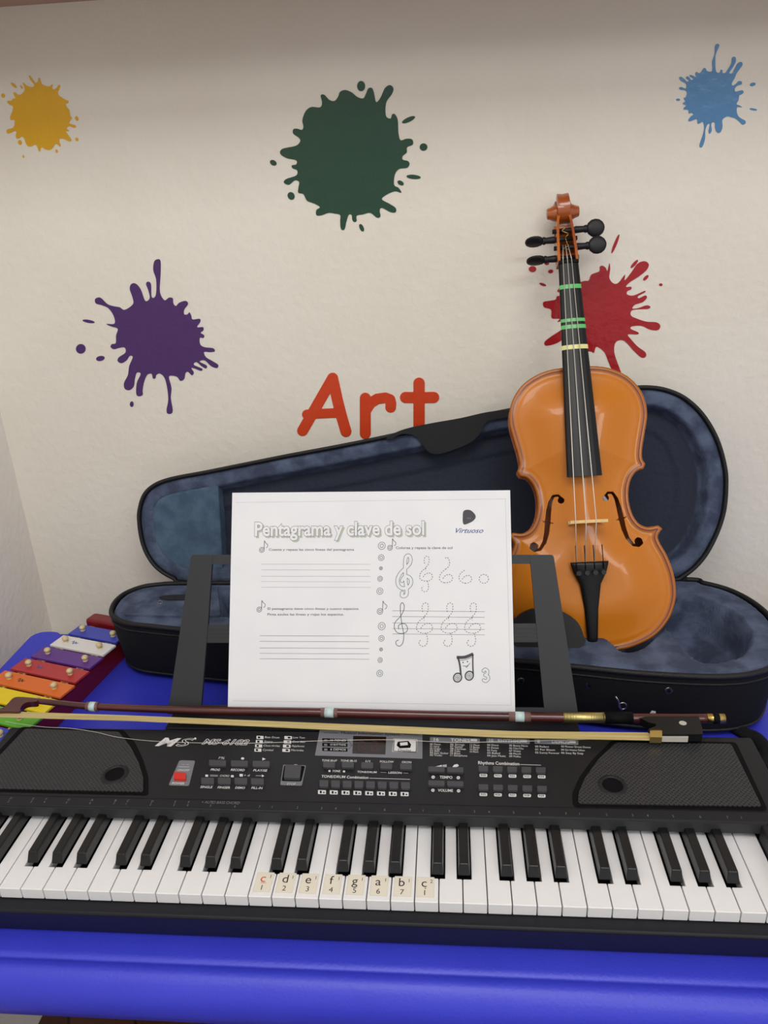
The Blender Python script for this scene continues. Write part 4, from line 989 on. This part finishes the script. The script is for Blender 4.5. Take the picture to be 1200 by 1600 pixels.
mb = MB(); c = BZ.uv(1066,1137); plate(mb, BZ, ell(c[0],c[1],.0033,.0030,0,24), .0049, .0053); mb.build('pearl_eye', M_pearl, fr)
mb = MB(); plate(mb, BZ, [BZ.uv(*p) for p in ((1034,1149.5),(1075,1149.5),(1075,1156.5),(1034,1156))], -.0022, .0026); mb.build('pearl_slide', M_pearl, fr)
mb = MB(); plate(mb, BZ, rpoly([BZ.uv(*p) for p in ((1015,1144),(1034,1144.5),(1034,1158),(1015,1157.5))], .0005), -.0022, .0040); mb.build('ferrule', M_gold, fr)
def sleeve(name, x0_, x1_, y0_, y1_, r_, m_, n_=10):
    mb = MB(); mb.tube([bp_(x0_,y0_), bp_(x1_,y1_)], r_, n_); return mb.build(name, m_, bw)
sleeve('metal_winding', 880, 946, 1120.8, 1121.4, .0050, M_wind)
sleeve('leather_grip', 945, 988, 1121.3, 1121.8, .0058, M_black)
sleeve('end_screw', 1104, 1132, 1122.4, 1122.6, .0047, M_gold, 8)
sleeve('screw_band', 1113, 1123, 1122.5, 1122.6, .0049, M_black, 8)
for x, a in ((145,9),(515,13),(812,17)):
    yy = {145:1104, 515:1113.5, 812:1119.8}[x]; sleeve('clear_tape', x-a, x+a, yy-.3, yy+.3, .0047, M_clear)
    sleeve('tape_marker', x-(4 if x == 145 else 7), x+(5 if x == 145 else 7), yy-.2, yy+.2, .0049, M_tape)['label'] = 'pale blue tape marker'
mb = MB(); lp = [(8,1127),(30,1131),(70,1136),(110,1138),(150,1144),(185,1152),(240,1158),(320,1161),(400,1161),(520,1157),(620,1156),(700,1160),(780,1159),(860,1157),(950,1154),(1012,1152)]
KT = Plane((0,0,.0225),(1,0,0),(0,1,0))
mb.tube(catmull([KT.at(*p) for p in lp], 6, False), .00022, 5); mb.build('loose_hair', M_string, bw)

# ------------------------------------------------------------------ glockenspiel
gl = empty('xylophone', (-.33,.29,TZ), 'toy xylophone of coloured bars on a dark red frame at the left', 'xylophone')
bd = V3(.0825,-.0240,0); bd /= np.linalg.norm(bd); sd = V3(-bd[1]*-1, bd[0]*-1, 0); sd = V3(bd[1], -bd[0], 0)
cw0 = V3(-.3065,.3818,0); step = V3(-.0080,-.0276,0); sdir = step/np.linalg.norm(step)
bars = [(-1,(58,70,180)),(0,(230,228,226)),(1,(98,50,140)),(2,(182,54,58)),(3,(226,112,40)),(4,(238,210,20)),(5,(96,176,44)),(6,(52,70,190))]
for k, col in bars:
    m_ = mat('bar_enamel', col, .35); L_ = .083+.0073*k; c = cw0+step*k
    mb = MB(); mb.box(c+V3(0,0,-.0215), bd*L_/2, sdir*.0122, (0,0,.0016)); o = mb.build('bar', m_, gl, bevel=.0007); o['label'] = {-1:'blue bar at the far end',0:'white bar',1:'purple bar',2:'red bar',3:'orange bar',4:'yellow bar',5:'green bar',6:'blue bar nearest the keyboard'}[k]
    for sg in (-1,1):
        q = c+bd*sg*L_*.32; mb = MB()
        mb.tube([q+V3(0,0,-.0198), q+V3(0,0,-.016)], .0018, 8); mb.ball(q+V3(0,0,-.0152), (.0040,.0040,.0031), n=14); mb.tube([q+V3(0,0,-.0202), q+V3(0,0,-.0188)], .0030, 12)
        mb.build('bar_pin', M_bead, o)
    for sg in (-1,1):
        q = c+bd*sg*L_*.32; mb = MB(); mb.box(q+V3(0,0,-.0242), bd*.004, sdir*.0165, (0,0,.0010)); mb.build('felt_pad', M_bead, gl)
    if k in (0,2,3,6,4):
        mb = MB(); q = c+bd*(-L_*.16 if k != 4 else -L_*.3)+V3(0,0,-.01985)
        pln = Plane(q, bd, -sdir); rr = random.Random(k)
        ribbon(mb, pln, catmull([(-.005,.001),(-.003,.004),(-.001,-.002),(.001,.003),(.003,-.001),(.005,.002)], 4, False), .0011, .00005); mb.build('marker_scribble', M_blueink if k in (0,2) else M_ink, o)
mb = MB(); a = cw0+step*6.8; b = cw0+step*-1.55; La = (.083+.0073*6.8)*.49; Lb = (.083-.0073*1.5)*.47
q = [a-bd*La, a+bd*La, b+bd*Lb, b-bd*Lb]
plate(mb, ql, [tuple(p[:2]) for p in q], TZ+.0005, -.0253); mb.build('frame', M_redwood, gl, bevel=.002)
c = cw0+step*-2.0; mb = MB(); mb.box(c+V3(0,0,-.0325), bd*.037, sdir*.010, (0,0,.017)); mb.build('end_rail', M_redwood, gl, bevel=.004)
